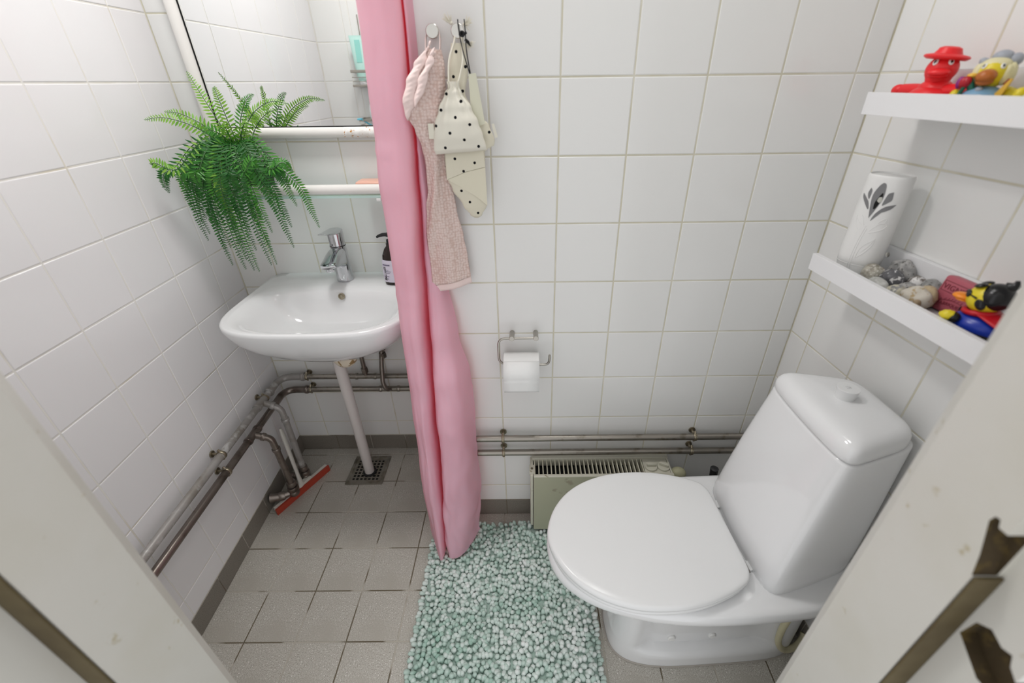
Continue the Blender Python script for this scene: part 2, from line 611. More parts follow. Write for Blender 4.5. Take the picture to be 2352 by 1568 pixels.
# overflow ring on the rear slope of the bowl
oc, on = Vector((-0.503, 0.2015, 0.786)), Vector((0, -0.93, 0.37)).normalized()
part('overflow_ring', lathe([(0.0085, -0.004), (0.0105, 0.0), (0.0105, 0.0022), (0.0075, 0.0026), (0.0070, -0.001)], oc, 24, on), M_brass, wb_)
part('overflow_hole', lathe([(0.0072, -0.002), (0.0072, 0.0004), (0.001, 0.0005)], oc, 20, on), M_brass, wb_)
part('waste_ring', lathe([(0.024, 0.6935), (0.024, 0.6965), (0.017, 0.6970), (0.013, 0.6950), (0.001, 0.6948)], (BX, ICY, 0), 24), M_chrome, wb_)

# ------------------------------------------------------------------ tap
FX, FY = -0.512, 0.280
fa = thing('tap', 'chrome single lever basin tap standing on washbasin', 'faucet', (FX, FY, 0.811))
part('column', lathe([(0.0255, 0.8112), (0.0265, 0.813), (0.0265, 0.816), (0.0255, 0.86), (0.0235, 0.915), (0.0235, 0.925)], (FX, FY, 0), 36), M_chrome, fa)


def spout_ring(y, zt, zb, w, n=24):
    out = []
    for k in range(n):
        t = 2 * pi * k / n
        c, s = cos(t), sin(t)
        r = 1 / ((abs(c) ** 4 + abs(s) ** 4) ** 0.25)
        out.append((FX + w * c * r, y + (0.012 * (1 - (w * c * r / w) ** 2) * -1), (zt + zb) / 2 + (zt - zb) / 2 * s * r))
    return out


sp = part('spout', loft([spout_ring(0.276, 0.9245, 0.855, 0.0225), spout_ring(0.250, 0.922, 0.866, 0.0235), spout_ring(0.225, 0.914, 0.876, 0.0245), spout_ring(0.198, 0.9045, 0.883, 0.0248),
                         spout_ring(0.184, 0.9005, 0.885, 0.0243), spout_ring(0.179, 0.898, 0.887, 0.0228)]), M_chrome, fa, sharp=50)
part('aerator', lathe([(0.0115, 0.874), (0.0125, 0.876), (0.0125, 0.888), (0.011, 0.890)], (FX, 0.190, 0), 24), M_chrome, sp)
part('ring', lathe([(0.0238, 0.9252), (0.0238, 0.9275)], (FX, FY, 0), 32), M_black, fa)
cap = part('handle', lathe([(0.0234, 0.9277), (0.0236, 0.94), (0.0240, 0.966), (0.0225, 0.973), (0.016, 0.977), (0.001, 0.9785)], (FX, FY, 0), 32), M_chrome, fa)
lev = []
for (y, zt, th, w) in ((0.290, 0.9775, 0.012, 0.0215), (0.265, 0.979, 0.013, 0.0225), (0.24, 0.9805, 0.011, 0.0222), (0.215, 0.983, 0.007, 0.0205), (0.198, 0.9855, 0.004, 0.016), (0.192, 0.9865, 0.002, 0.009)):
    ring = []
    for k in range(20):
        t = 2 * pi * k / 20
        c, s = cos(t), sin(t)
        r = 1 / ((abs(c) ** 3 + abs(s) ** 3) ** (1 / 3))
        ring.append((FX + w * c * r, y, zt - th / 2 + th / 2 * s * r))
    lev.append(ring)
part('lever', loft(lev), M_chrome, cap, sharp=60)
part('mark', ellipsoid((FX - 0.007, FY - 0.0222, 0.9335), (0.0022, 0.0012, 0.0022), nu=12, nv=8), M_black, cap)

# ------------------------------------------------------------------ soap bottle beside the tap
M_bottle = mat('dark_brown_bottle', (0.022, 0.013, 0.010), 0.12)
M_label = mat('lilac_white_label', (0.66, 0.62, 0.72), 0.5)
M_ink = mat('grey_lilac_ink', (0.15, 0.13, 0.2), 0.6)
bt = thing('soap_bottle', 'dark pump soap bottle half hidden behind pink curtain', 'bottle', (-0.336, 0.247, 0.811))


def oval(cx, cy, a, b, z, n=28, e=2.6):
    out = []
    for k in range(n):
        t = 2 * pi * k / n
        c, s = cos(t), sin(t)
        r = 1 / ((abs(c) ** e + abs(s) ** e) ** (1 / e))
        out.append((cx + a * c * r, cy + b * s * r, z))
    return out


bx, by = -0.336, 0.247
part('body', loft([oval(bx, by, a, b, z) for a, b, z in ((0.030, 0.020, 0.8112), (0.034, 0.023, 0.814), (0.035, 0.024, 0.83), (0.034, 0.0235, 0.87), (0.030, 0.021, 0.905), (0.021, 0.017, 0.925), (0.013, 0.013, 0.934), (0.013, 0.013, 0.942))]),
     M_bottle, bt)
lb = [[(bx + 0.0345 * cos(t) * k, by + 0.0236 * sin(t) * k, z) for t in [radians(200 + 140 * i / 12) for i in range(13)]] for z, k in ((0.822, 1.09), (0.85, 1.085), (0.875, 1.06), (0.893, 1.0))]
lab = part('label', grid(lb), M_label, bt)
parts('print', [grid([[(bx + 0.0345 * cos(t) * k, by + 0.0236 * sin(t) * k - 0.0004, z + dz) for t in [radians(a0 + (a1 - a0) * i / 6) for i in range(7)]] for dz in (0, h)])
                for (z, k, a0, a1, h) in ((0.876, 1.065, 215, 260, 0.004), (0.862, 1.08, 220, 250, 0.0012), (0.857, 1.083, 220, 262, 0.0012), (0.852, 1.085, 220, 256, 0.0012), (0.84, 1.09, 216, 250, 0.002), (0.832, 1.092, 216, 246, 0.002))],
      M_ink, lab)
pump = part('pump', lathe([(0.011, 0.942), (0.011, 0.952), (0.004, 0.953), (0.004, 0.962), (0.010, 0.963), (0.0105, 0.972), (0.006, 0.974)], (bx, by, 0), 20), M_black, bt)
part('nozzle', tube([(bx, by, 0.968), (bx - 0.018, by - 0.002, 0.968), (bx - 0.031, by - 0.004, 0.9645), (bx - 0.037, by - 0.005, 0.961)], [0.006, 0.0055, 0.0042, 0.003], 12), M_black, pump)

# ------------------------------------------------------------------ mirror
M_mirror = mat('mirror_glass', (0.90, 0.915, 0.91), 0.005, metal=1.0)
M_frame = mat('white_enamel_tube', (0.78, 0.765, 0.735), 0.22)
M_rusty = mat('rusty_chipped_enamel', (0.78, 0.765, 0.735), 0.3, bump=(120, 0.5), noise_col=[(70, (0.85, 0.84, 0.82), 0.5, 0.55, 3), (95, (0.50, 0.24, 0.06), 0.61, 0.66, 3)])
mi = thing('wall_mirror', 'large wall mirror in a white tube frame above washbasin', 'mirror', (BX, YA, 1.24))
MX0, MX1, MZ0, MZ1, MY = -0.808, -0.222, 1.241, 1.92, 0.324
r_ = 0.0145
part('backing', box(MX0, MX1, 0.3325, YA - 0.0005, MZ0, MZ1), M_black, mi, smooth=False)
part('glass', box(MX0 + 0.0175, MX1 - 0.0175, 0.3300, 0.3324, MZ0 + 0.0165, MZ1 - 0.0165), M_mirror, mi, smooth=False)
part('frame_side', cyl((MX0, MY, MZ0 - 0.012), (MX0, MY, MZ1 + 0.012), r_, 20, 0.004), M_frame, mi)
part('frame_side', cyl((MX1, MY, MZ0 - 0.012), (MX1, MY, MZ1 + 0.012), r_, 20, 0.004), M_frame, mi)
part('frame_rail', cyl((MX0, MY, MZ1), (MX1, MY, MZ1), r_ * 0.98, 20), M_frame, mi)
part('frame_rail', cyl((MX0, MY, MZ0), (-0.435, MY, MZ0), r_ * 0.98, 20), M_frame, mi)
part('rusty_rail_end', cyl((-0.435, MY, MZ0), (MX1, MY, MZ0), r_ * 0.985, 20), M_rusty, mi)

# ------------------------------------------------------------------ glass shelf with a rail
M_glass = bpy.data.materials.new('clear_green_glass')
M_glass.use_nodes = True
_nt = M_glass.node_tree
_nt.nodes.remove(_nt.nodes['Principled BSDF'])
_t = _nt.nodes.new('ShaderNodeBsdfTransparent')
_t.inputs['Color'].default_value = (0.86, 0.95, 0.93, 1)
_g = _nt.nodes.new('ShaderNodeBsdfGlossy')
_g.inputs['Roughness'].default_value = 0.02
_m = _nt.nodes.new('ShaderNodeMixShader')
_m.inputs['Fac'].default_value = 0.07
_nt.links.new(_t.outputs['BSDF'], _m.inputs[1])
_nt.links.new(_g.outputs['BSDF'], _m.inputs[2])
_nt.links.new(_m.outputs['Shader'], _nt.nodes['Material Output'].inputs['Surface'])
gs = thing('glass_shelf', 'glass shelf with white front rail below mirror', 'shelf', (BX, YA, 1.09))
part('glass', box(-0.805, -0.235, 0.212, YA - 0.0006, 1.083, 1.0895, 0.0008), M_glass, gs, smooth=False)
part('rail', cyl((-0.81, 0.2215, 1.1045), (-0.225, 0.2215, 1.1045), 0.0138, 20, 0.004), M_frame, gs)
M_gedge = mat('teal_glass_edge', (0.50, 0.66, 0.62), 0.15)
part('glass_edge', box(-0.805, -0.235, 0.2108, 0.2119, 1.0835, 1.0890), M_gedge, gs, smooth=False)
for x in (-0.80, -0.335):
    b = part('bracket', box(x - 0.006, x + 0.006, 0.206, YA - 0.0006, 1.0745, 1.0825, 0.001), M_plastic, gs)
M_peach = mat('peach_soap', (0.80, 0.46, 0.36), 0.45, sss=0.15, bump=(50, 0.15))
so = thing('soap_bar', 'peach coloured soap bar lying on glass shelf', 'soap', (-0.36, 0.285, 1.0895))
part('bar', box(-0.411, -0.330, 0.255, 0.315, 1.0897, 1.118, 0.006, 3), M_peach, so)
part('stamp', box(-0.392, -0.349, 0.268, 0.302, 1.1175, 1.1186, 0.0005), M_peach, so)

# ------------------------------------------------------------------ fern
def leafmat(name, c1, c2):
    m = mat(name, c1, 0.35)
    nt = m.node_tree
    b = nt.nodes['Principled BSDF']
    g = nt.nodes.new('ShaderNodeNewGeometry')
    mx = nt.nodes.new('ShaderNodeMix')
    mx.data_type = 'RGBA'
    mx.inputs['A'].default_value = (*c1, 1)
    mx.inputs['B'].default_value = (*c2, 1)
    nt.links.new(g.outputs['Random Per Island'], mx.inputs['Factor'])
    nt.links.new(mx.outputs['Result'], b.inputs['Base Color'])
    tr = nt.nodes.new('ShaderNodeBsdfTranslucent')
    nt.links.new(mx.outputs['Result'], tr.inputs['Color'])
    ms = nt.nodes.new('ShaderNodeMixShader')
    ms.inputs['Fac'].default_value = 0.25
    out = nt.nodes['Material Output']
    nt.links.new(b.outputs['BSDF'], ms.inputs[1])
    nt.links.new(tr.outputs['BSDF'], ms.inputs[2])
    nt.links.new(ms.outputs['Shader'], out.inputs['Surface'])
    return m


M_fern = [leafmat('fern_deep_green', (0.013, 0.105, 0.016), (0.035, 0.19, 0.022)),
          leafmat('fern_mid_green', (0.035, 0.20, 0.022), (0.085, 0.31, 0.035)),
          leafmat('fern_lime_green', (0.14, 0.38, 0.03), (0.28, 0.50, 0.075))]
M_stem = mat('fern_stem', (0.03, 0.10, 0.02), 0.5)
CR = Vector((-0.694, 0.235, 1.205))
fe = thing('potted_fern', 'bushy green artificial fern trailing from the glass shelf', 'plant', (-0.694, 0.275, 1.0896))
M_pot = mat('dark_green_pot', (0.02, 0.03, 0.02), 0.6)
part('pot', lathe([(0.030, 1.0898), (0.034, 1.092), (0.042, 1.165), (0.044, 1.168), (0.040, 1.170), (0.036, 1.160), (0.001, 1.158)], (-0.694, 0.282, 0), 28), M_pot, fe)


def frond(path, L, m, wmax, rng, curl=0.0):
    N = max(14, int(L / 0.0070))
    pts = catmull(path, N)
    F = frames(pts)
    mb = MB()
    mb.add(tube([p for p in pts], [0.0013 * (1 - 0.75 * i / (N - 1)) + 0.0002 for i in range(N)], 5))
    for i in range(3, N - 1):
        p, t, a, b = F[i]
        s = i / (N - 1)
        w = wmax * min(1.0, 0.35 + s * 3.2) * (1 - max(0, (s - 0.35) / 0.65) ** 1.35 * 0.86)
        view = Vector((0.35, -0.85, 0.45))
        side = t.cross(view)
        if side.length < 0.15:
            side = a
        side.normalize()
        nrm = side.cross(t).normalized()
        for sg in (-1, 1):
            d = (side * sg * cos(0.25) + t * (0.30 + 0.25 * s) + nrm * rng.uniform(-0.25, 0.15)).normalized()
            l = w * rng.uniform(0.86, 1.08)
            hw = min(0.0027, l * 0.16)
            q = p + t * (0.0012 * sg)
            c = (d.cross(nrm)).normalized() * hw
            dr = nrm * (-0.10 * l)
            mb.add(([q, q + d * l * 0.28 + c * 0.9 + nrm * hw * 0.25, q + d * l * 0.65 + c * 0.75 + dr * 0.4, q + d * l + dr, q + d * l * 0.65 - c * 0.75 + dr * 0.4, q + d * l * 0.28 - c * 0.9 + nrm * hw * 0.25, q + d * l * 0.5 - nrm * hw * 0.35],
                    [(0, 1, 6), (1, 2, 6), (2, 3, 6), (3, 4, 6), (4, 5, 6), (5, 0, 6)]), 1)
    o = mb.build('frond', [M_stem, m], fe, sharp=60)
    return o


rng = random.Random(3)
# (tip x, tip y, tip z, control outwards lift, tone, leaf length)
tips = [(-0.786, 0.262, 1.392, 0.02, 2, 0.022), (-0.700, 0.215, 1.357, 0.05, 2, 0.021), (-0.62, 0.24, 1.34, 0.06, 1, 0.019), (-0.523, 0.21, 1.318, 0.09, 2, 0.020), (-0.565, 0.235, 1.305, 0.05, 2, 0.018),
        (-0.842, 0.130, 1.290, 0.07, 2, 0.021), (-0.815, 0.17, 1.305, 0.06, 2, 0.021), (-0.852, 0.128, 1.120, 0.14, 0, 0.023), (-0.84, 0.10, 1.190, 0.13, 2, 0.020), (-0.828, 0.16, 1.06, 0.15, 1, 0.022),
        (-0.60, 0.13, 1.185, 0.08, 1, 0.022), (-0.530, 0.16, 1.165, 0.10, 1, 0.022), (-0.515, 0.195, 1.005, 0.14, 1, 0.023), (-0.575, 0.14, 0.965, 0.12, 0, 0.024), (-0.552, 0.165, 1.12, 0.11, 0, 0.023),
        (-0.635, 0.135, 0.918, 0.11, 1, 0.022), (-0.66, 0.15, 0.91, 0.10, 0, 0.024), (-0.695, 0.14, 0.895, 0.10, 1, 0.023), (-0.715, 0.15, 0.895, 0.10, 0, 0.025), (-0.735, 0.145, 0.90, 0.10, 0, 0.025),
        (-0.765, 0.14, 0.915, 0.11, 0, 0.024), (-0.80, 0.145, 1.005, 0.11, 0, 0.022), (-0.815, 0.15, 0.985, 0.10, 0, 0.022), (-0.70, 0.12, 1.045, 0.10, 2, 0.023), (-0.725, 0.125, 1.06, 0.09, 1, 0.024),
        (-0.67, 0.12, 1.02, 0.09, 0, 0.025), (-0.645, 0.125, 1.03, 0.10, 0, 0.024), (-0.62, 0.135, 1.01, 0.11, 1, 0.023), (-0.76, 0.13, 1.03, 0.10, 0, 0.024), (-0.785, 0.135, 1.05, 0.11, 0, 0.024),
        (-0.745, 0.13, 0.97, 0.10, 0, 0.025), (-0.68, 0.135, 0.96, 0.10, 0, 0.025), (-0.60, 0.15, 1.06, 0.12, 1, 0.024), (-0.655, 0.11, 1.13, 0.08, 0, 0.024), (-0.75, 0.11, 1.135, 0.08, 1, 0.023),
        (-0.805, 0.13, 1.12, 0.11, 1, 0.022), (-0.57, 0.15, 1.02, 0.13, 0, 0.023), (-0.72, 0.14, 0.93, 0.1, 1, 0.024), (-0.64, 0.14, 0.955, 0.11, 0, 0.023), (-0.775, 0.15, 0.95, 0.11, 0, 0.023),
        (-0.70, 0.115, 0.985, 0.09, 0, 0.025), (-0.555, 0.18, 1.07, 0.12, 1, 0.022), (-0.78, 0.20, 1.27, 0.05, 2, 0.022), (-0.63, 0.20, 1.275, 0.05, 2, 0.02), (-0.68, 0.17, 1.27, 0.06, 2, 0.02), (-0.74, 0.17, 1.255, 0.06, 1, 0.021)]
for (x, y, z, lift, tone, ll) in tips:
    tip = Vector((x, y, z))
    hd = Vector((tip.x - CR.x, tip.y - CR.y, 0))
    st = CR + Vector((rng.uniform(-0.012, 0.012), rng.uniform(-0.010, 0.010), -0.02))
    if z > 1.25:                                   # rising fronds, gentle arch
        p1 = st.lerp(tip, 0.35) + Vector((0, -0.004, lift * 0.55))
        p2 = st.lerp(tip, 0.72) + Vector((0, -0.004, lift * 0.45))
        path = [st, p1, p2, tip]
    else:                                          # arching over, then hanging down
        k = 1.0
        p1 = st + hd * 0.38 + Vector((0, -0.018, 0.028 + lift * 0.16))
        p2 = st + hd * 0.72 + Vector((0, -0.030, -0.010 + (lift - 0.1) * 0.2))
        p3 = Vector((CR.x + hd.x * 0.9, CR.y + hd.y * 0.95 - 0.018, CR.z + (tip.z - CR.z) * 0.42))
        p4 = Vector((CR.x + hd.x * 0.97, CR.y + hd.y - 0.010, CR.z + (tip.z - CR.z) * 0.74))
        path = [st, p1, p2, p3, p4, tip]
    L = sum((Vector(path[i + 1]) - Vector(path[i])).length for i in range(len(path) - 1))
    frond(path, L, M_fern[tone], ll, rng)

# ------------------------------------------------------------------ heating pipes
def collar(p, d, r, w, n=18):
    p, d = Vector(p), Vector(d).normalized()
    return tube([p - d * w, p - d * w * 0.6, p + d * w * 0.6, p + d * w], [r * 0.93, r, r, r * 0.93], n)


def clamp(p, wall_n, axis, name_parent, r=0.0105):
    """pipe ring with a stem and a disc on the wall"""
    p, n, a = Vector(p), Vector(wall_n).normalized(), Vector(axis).normalized()
    m = MB()
    m.add(collar(p, a, r * 1.28, 0.0045))
    up = Vector((0, 0, 1))
    m.add(tube([p - n * 0.0285 + up * 0.004, p - n * 0.010 + up * 0.004], 0.0042, 10))
    m.add(tube([p - n * 0.0288 + up * 0.004, p - n * 0.0250 + up * 0.004], 0.0105, 16))
    m.add(tube([p + up * (r * 1.0), p + up * (r * 1.0 + 0.008) - n * 0.006], 0.0038, 8))
    m.add(tube([p - up * (r * 1.0), p - up * (r * 1.0 + 0.007)], 0.0035, 8))
    return m.build('pipe_clamp', M_brass, name_parent)


PZ1, PZ2, PO = 0.397, 0.337, 0.030
nLv = LW(0, 0, 1) - LW(0, 0, 0)
pr = 0.0103
# along the back wall
for (z, lab) in ((PZ1, 'upper bare steel heating pipe along back wall above heater'), (PZ2, 'lower bare steel heating pipe along back wall above heater')):
    t = thing('heating_pipe', lab, 'pipe', (-0.19, -PO, z), 'heating pipes along the walls')
    part('pipe', cyl((-0.20, -PO, z), (XR - 0.004, -PO, z), pr, 18), M_pipe, t)
    clamp((0.0, -PO, z), (0, -1, 0), (1, 0, 0), t)
    clamp((0.602, -PO, z), (0, -1, 0), (1, 0, 0), t)


def angled(z, mw, ma, lab, tee_u, clamps, u_end=0.80, r=0.0116):
    """left wall run, bend in the corner, alcove run"""
    t = thing('heating_pipe', lab, 'pipe', LW(0.3, z, PO), 'heating pipes along the walls')
    c = LW(0, 0, PO)
    corner = Vector((c.x, YA - PO, z))
    m = MB().add(tube([LW(uL - 0.02, z, PO), LW(0.118, z, PO)], r, 18))
    m.build('pipe', mw, t)
    bend = rounded([LW(0.13, z, PO), corner, Vector((corner.x + 0.10, corner.y, z))], 0.055, 10)
    parts('bend', [tube(bend, r * 1.12, 18), collar(LW(0.125, z, PO), (0, 1, 0), r * 1.42, 0.006), collar((corner.x + 0.085, corner.y, z), (1, 0, 0), r * 1.42, 0.006)], mw, t)
    part('pipe', tube([(corner.x + 0.09, corner.y, z), (XS - 0.003, YA - PO, z)], pr, 18), ma, t)
    for u in clamps:
        clamp(LW(u, z, PO), nLv, (0, 1, 0), t, r)
    clamp((-0.762, YA - PO, z), (0, -1, 0), (1, 0, 0), t)
    return t


hp_u = angled(0.402, M_pipe_w, M_pipe, 'upper worn white painted heating pipe along left wall', 0.18, [0.436, 0.160])
hp_l = angled(0.342, M_pipe_d, M_pipe, 'lower dark copper heating pipe along left wall', 0.28, [0.447])


def branch(t, u, z, path, m, valve):
    p = LW(u, z, PO)
    parts('tee', [collar(LW(u + 0.030, z, PO), (0, 1, 0), 0.0148, 0.006), collar(LW(u - 0.030, z, PO), (0, 1, 0), 0.0148, 0.006), tube([LW(u - 0.030, z, PO), LW(u + 0.030, z, PO)], 0.0128, 16),
                  collar(path[1], (Vector(path[1]) - Vector(path[0])), 0.0140, 0.006)], m, t)
    parts('branch', [tube(rounded(path, 0.030, 8), 0.0110, 16), collar(path[3], (0, 0, 1), 0.0142, 0.006)], m, t)
    parts('valve', valve, M_pipe_d, t)


q = lambda u, z, off: LW(u, z, off)
branch(hp_u, 0.185, 0.402, [q(0.185, 0.402, PO), q(0.183, 0.385, 0.062), q(0.181, 0.366, 0.085), q(0.181, 0.318, 0.086), q(0.183, 0.060, 0.086)], M_pipe_w,
       [collar(q(0.183, 0.075, 0.086), (0, 0, 1), 0.0165, 0.010), collar(q(0.183, 0.052, 0.086), (0, 0, 1), 0.0185, 0.009), ellipsoid(q(0.183, 0.034, 0.084), 0.019, nu=16, nv=10),
        tube([q(0.183, 0.034, 0.08), q(0.183, 0.034, 0.02)], 0.012, 14), collar(q(0.183, 0.034, 0.052), nLv, 0.017, 0.008)])
branch(hp_l, 0.285, 0.342, [q(0.285, 0.342, PO), q(0.283, 0.330, 0.060), q(0.281, 0.318, 0.082), q(0.281, 0.270, 0.084), q(0.276, 0.075, 0.084)], M_pipe_d,
       [collar(q(0.276, 0.092, 0.084), (0, 0, 1), 0.0165, 0.010), collar(q(0.276, 0.068, 0.084), (0, 0, 1), 0.0195, 0.010), ellipsoid(q(0.276, 0.048, 0.082), 0.020, nu=16, nv=10),
        tube([q(0.276, 0.048, 0.08), q(0.300, 0.052, 0.045), q(0.310, 0.055, 0.012)], [0.012, 0.013, 0.018], 14), collar(q(0.298, 0.052, 0.048), q(0.276, 0.048, 0.08) - q(0.310, 0.055, 0.012), 0.0165, 0.010)])

# supply pipes rising to the tap
for (x, z0, lab, path, nuts) in (
        (-0.536, 0.402, 'short straight supply pipe rising to washbasin underside', [(-0.536, YA - PO, 0.402), (-0.536, YA - PO, 0.50), (-0.536, YA - PO - 0.004, 0.60), (-0.525, 0.295, 0.69)], [0.43, 0.515]),
        (-0.456, 0.342, 'bent supply pipe rising from lower pipe under washbasin', [(-0.452, YA - PO - 0.004, 0.342), (-0.455, YA - 0.062, 0.36), (-0.465, YA - 0.062, 0.39), (-0.462, YA - 0.045, 0.46), (-0.455, YA - PO, 0.53), (-0.49, 0.295, 0.69)], [0.5, 0.53])):
    t = thing('supply_pipe', lab, 'pipe', path[0], 'supply pipes under the washbasin')
    part('pipe', tube(rounded(path, 0.018, 6), 0.0082, 14), M_pipe_d, t)
    parts('tee', [collar((x - 0.035, YA - PO, z0), (1, 0, 0), 0.0128, 0.005), collar((x + 0.035, YA - PO, z0), (1, 0, 0), 0.0128, 0.005), tube([(x - 0.035, YA - PO, z0), (x + 0.035, YA - PO, z0)], 0.0108, 14)], M_pipe, t)
    for zz in nuts:
        pp = min(catmull(path, 60), key=lambda p: abs(p.z - zz))
        part('nut', collar(pp, (0, 0, 1), 0.0135, 0.010, 6), M_pipe_d, t, sharp=20)

# ------------------------------------------------------------------ waste pipe and floor drain
GX0, GX1, GY0, GY1 = -0.646, -0.499, 0.140, 0.288
dr = thing('floor_drain', 'square metal floor drain grate under washbasin', 'drain', ((GX0 + GX1) / 2, (GY0 + GY1) / 2, 0.0))
M_grate = mat('worn_steel_grate', (0.30, 0.28, 0.24), 0.35, metal=0.7, noise_col=(40, (0.2, 0.18, 0.14), 0.45, 0.7, 3))
fr = MB()
for (a, b, c, d) in ((GX0, GX1, GY0, GY0 + 0.011), (GX0, GX1, GY1 - 0.011, GY1), (GX0, GX0 + 0.011, GY0 + 0.011, GY1 - 0.011), (GX1 - 0.011, GX1, GY0 + 0.011, GY1 - 0.011)):
    fr.add(box(a, b, c, d, 0.0003, 0.0048, 0.0008))
fr.build('frame', M_grate, dr)
part('pit_shade', box(GX0 + 0.011, GX1 - 0.011, GY0 + 0.011, GY1 - 0.011, 0.0003, 0.0008), M_dark, dr, smooth=False)  # flat plate, its black stands in for the shade below the grate
gr = MB()
NH = 7
x0, x1, y0, y1 = GX0 + 0.011, GX1 - 0.011, GY0 + 0.011, GY1 - 0.011
px, py = (x1 - x0 - 0.014) / NH, (y1 - y0 - 0.014) / NH
for k in range(NH + 1):
    w = 0.0026 if 0 < k < NH else 0.0040
    cx_, cy_ = x0 + 0.007 + px * k, y0 + 0.007 + py * k
    ex = 0.007 if k in (0, NH) else 0
    gr.add(box(max(cx_ - w - (ex if k == 0 else 0), x0), min(cx_ + w + (ex if k == NH else 0), x1), y0, y1, 0.0012, 0.0034))
    gr.add(box(x0, x1, max(cy_ - w - (ex if k == 0 else 0), y0), min(cy_ + w + (ex if k == NH else 0), y1), 0.00121, 0.00339))
gr.build('grate', M_grate, dr, smooth=False)
M_wpipe = mat('white_waste_pipe', (0.66, 0.62, 0.60), 0.3)
wp = thing('waste_pipe', 'slanting white plastic waste pipe into floor drain', 'pipe', (-0.565, 0.205, 0.004))
part('pipe', tube([(-0.565, 0.203, 0.0045), (-0.552, 0.176, 0.25), (-0.537, 0.140, 0.52), (-0.532, 0.128, 0.615)], 0.0185, 24), M_wpipe, wp)
part('collar', lathe([(0.021, 0.0), (0.027, 0.0006), (0.026, 0.0045), (0.0195, 0.006)], (-0.565, 0.204, 0.0035), 24), M_black, wp)
M_chip = mat('cracked_cream_plastic', (0.70, 0.62, 0.50), 0.35, noise_col=(55, (0.30, 0.2, 0.09), 0.60, 0.64, 3))
part('trap', tube(catmull([(-0.526, 0.118, 0.640), (-0.512, 0.108, 0.618), (-0.494, 0.102, 0.612), (-0.480, 0.100, 0.624), (-0.474, 0.098, 0.655)], 18), [0.0185, 0.021, 0.023, 0.024] + [0.0245] * 10 + [0.024, 0.022, 0.020, 0.019], 20), M_chip, wp)
part('tailpiece', cyl((-0.484, 0.092, 0.640), (-0.500, 0.085, 0.690), 0.017, 18), M_chip, wp)

# ------------------------------------------------------------------ squeegee
sq = thing('squeegee', 'white floor squeegee with red rubber blade leaning on pipes', 'squeegee', (-0.795, 0.115, 0.004))
A, B = Vector((-0.852, 0.006, 0.0)), Vector((-0.742, 0.222, 0.0))
ax = (B - A).normalized()
nb = Vector((ax.y, -ax.x, 0))                    # towards the camera side
M_redrub = mat('red_rubber', (0.43, 0.055, 0.028), 0.5, bump=(60, 0.1))
M_sqw = mat('white_squeegee_plastic', (0.70, 0.68, 0.62), 0.4)


def bar(p0, p1, w, h, z0, off):
    a = Vector(p0) + nb * off
    b = Vector(p1) + nb * off
    return loft([[a + nb * w + Vector((0, 0, z0)), a - nb * w + Vector((0, 0, z0)), a - nb * w + Vector((0, 0, z0 + h)), a + nb * w + Vector((0, 0, z0 + h))],
                 [b + nb * w + Vector((0, 0, z0)), b - nb * w + Vector((0, 0, z0)), b - nb * w + Vector((0, 0, z0 + h)), b + nb * w + Vector((0, 0, z0 + h))]])


part('blade', bar(A, B, 0.0035, 0.027, 0.0005, 0.008), M_redrub, sq, smooth=False)
part('bar', bar(A + ax * 0.003, B - ax * 0.003, 0.005, 0.014, 0.016, -0.002), M_sqw, sq, smooth=False)
mid = (A + B) / 2
part('holder', bar(mid - ax * 0.045, mid + ax * 0.045, 0.008, 0.02, 0.015, -0.008), M_sqw, sq)
top = LW(0.165, 0.262, 0.045)
part('handle', tube([mid - nb * 0.008 + Vector((0, 0, 0.022)), mid.lerp(top, 0.10) + Vector((0, 0, 0.012)), mid.lerp(top, 0.3), mid.lerp(top, 0.9), top], [0.020, 0.011, 0.008, 0.010, 0.006], 14, sx=0.7), M_sqw, sq)

# ------------------------------------------------------------------ curtain
def curtain_mat():
    m = bpy.data.materials.new('pink_translucent_vinyl')
    m.use_nodes = True
    nt = m.node_tree
    b = nt.nodes['Principled BSDF']
    b.inputs['Base Color'].default_value = (*srgb(247, 208, 226), 1)
    b.inputs['Roughness'].default_value = 0.38
    b.inputs['Specular IOR Level'].default_value = 0.35
    tr = nt.nodes.new('ShaderNodeBsdfTranslucent')
    tr.inputs['Color'].default_value = (1.0, 0.13, 0.16, 1)
    ms = nt.nodes.new('ShaderNodeMixShader')
    ms.inputs['Fac'].default_value = 0.35
    tc = nt.nodes.new('ShaderNodeTexCoord')
    n = nt.nodes.new('ShaderNodeTexNoise')
    n.inputs['Scale'].default_value = 9
    n.inputs['Detail'].default_value = 4
    nt.links.new(tc.outputs['Object'], n.inputs['Vector'])
    bp = nt.nodes.new('ShaderNodeBump')
    bp.inputs['Strength'].default_value = 0.12
    bp.inputs['Distance'].default_value = 0.01
    nt.links.new(n.outputs['Fac'], bp.inputs['Height'])
    nt.links.new(bp.outputs['Normal'], b.inputs['Normal'])
    nt.links.new(b.outputs['BSDF'], ms.inputs[1])
    nt.links.new(tr.outputs['BSDF'], ms.inputs[2])
    nt.links.new(ms.outputs['Shader'], nt.nodes['Material Output'].inputs['Surface'])
    return m


M_curt = curtain_mat()
cu = thing('shower_curtain', 'bunched pink plastic shower curtain touching the bath mat', 'curtain', (-0.17, -0.10, 0.035))
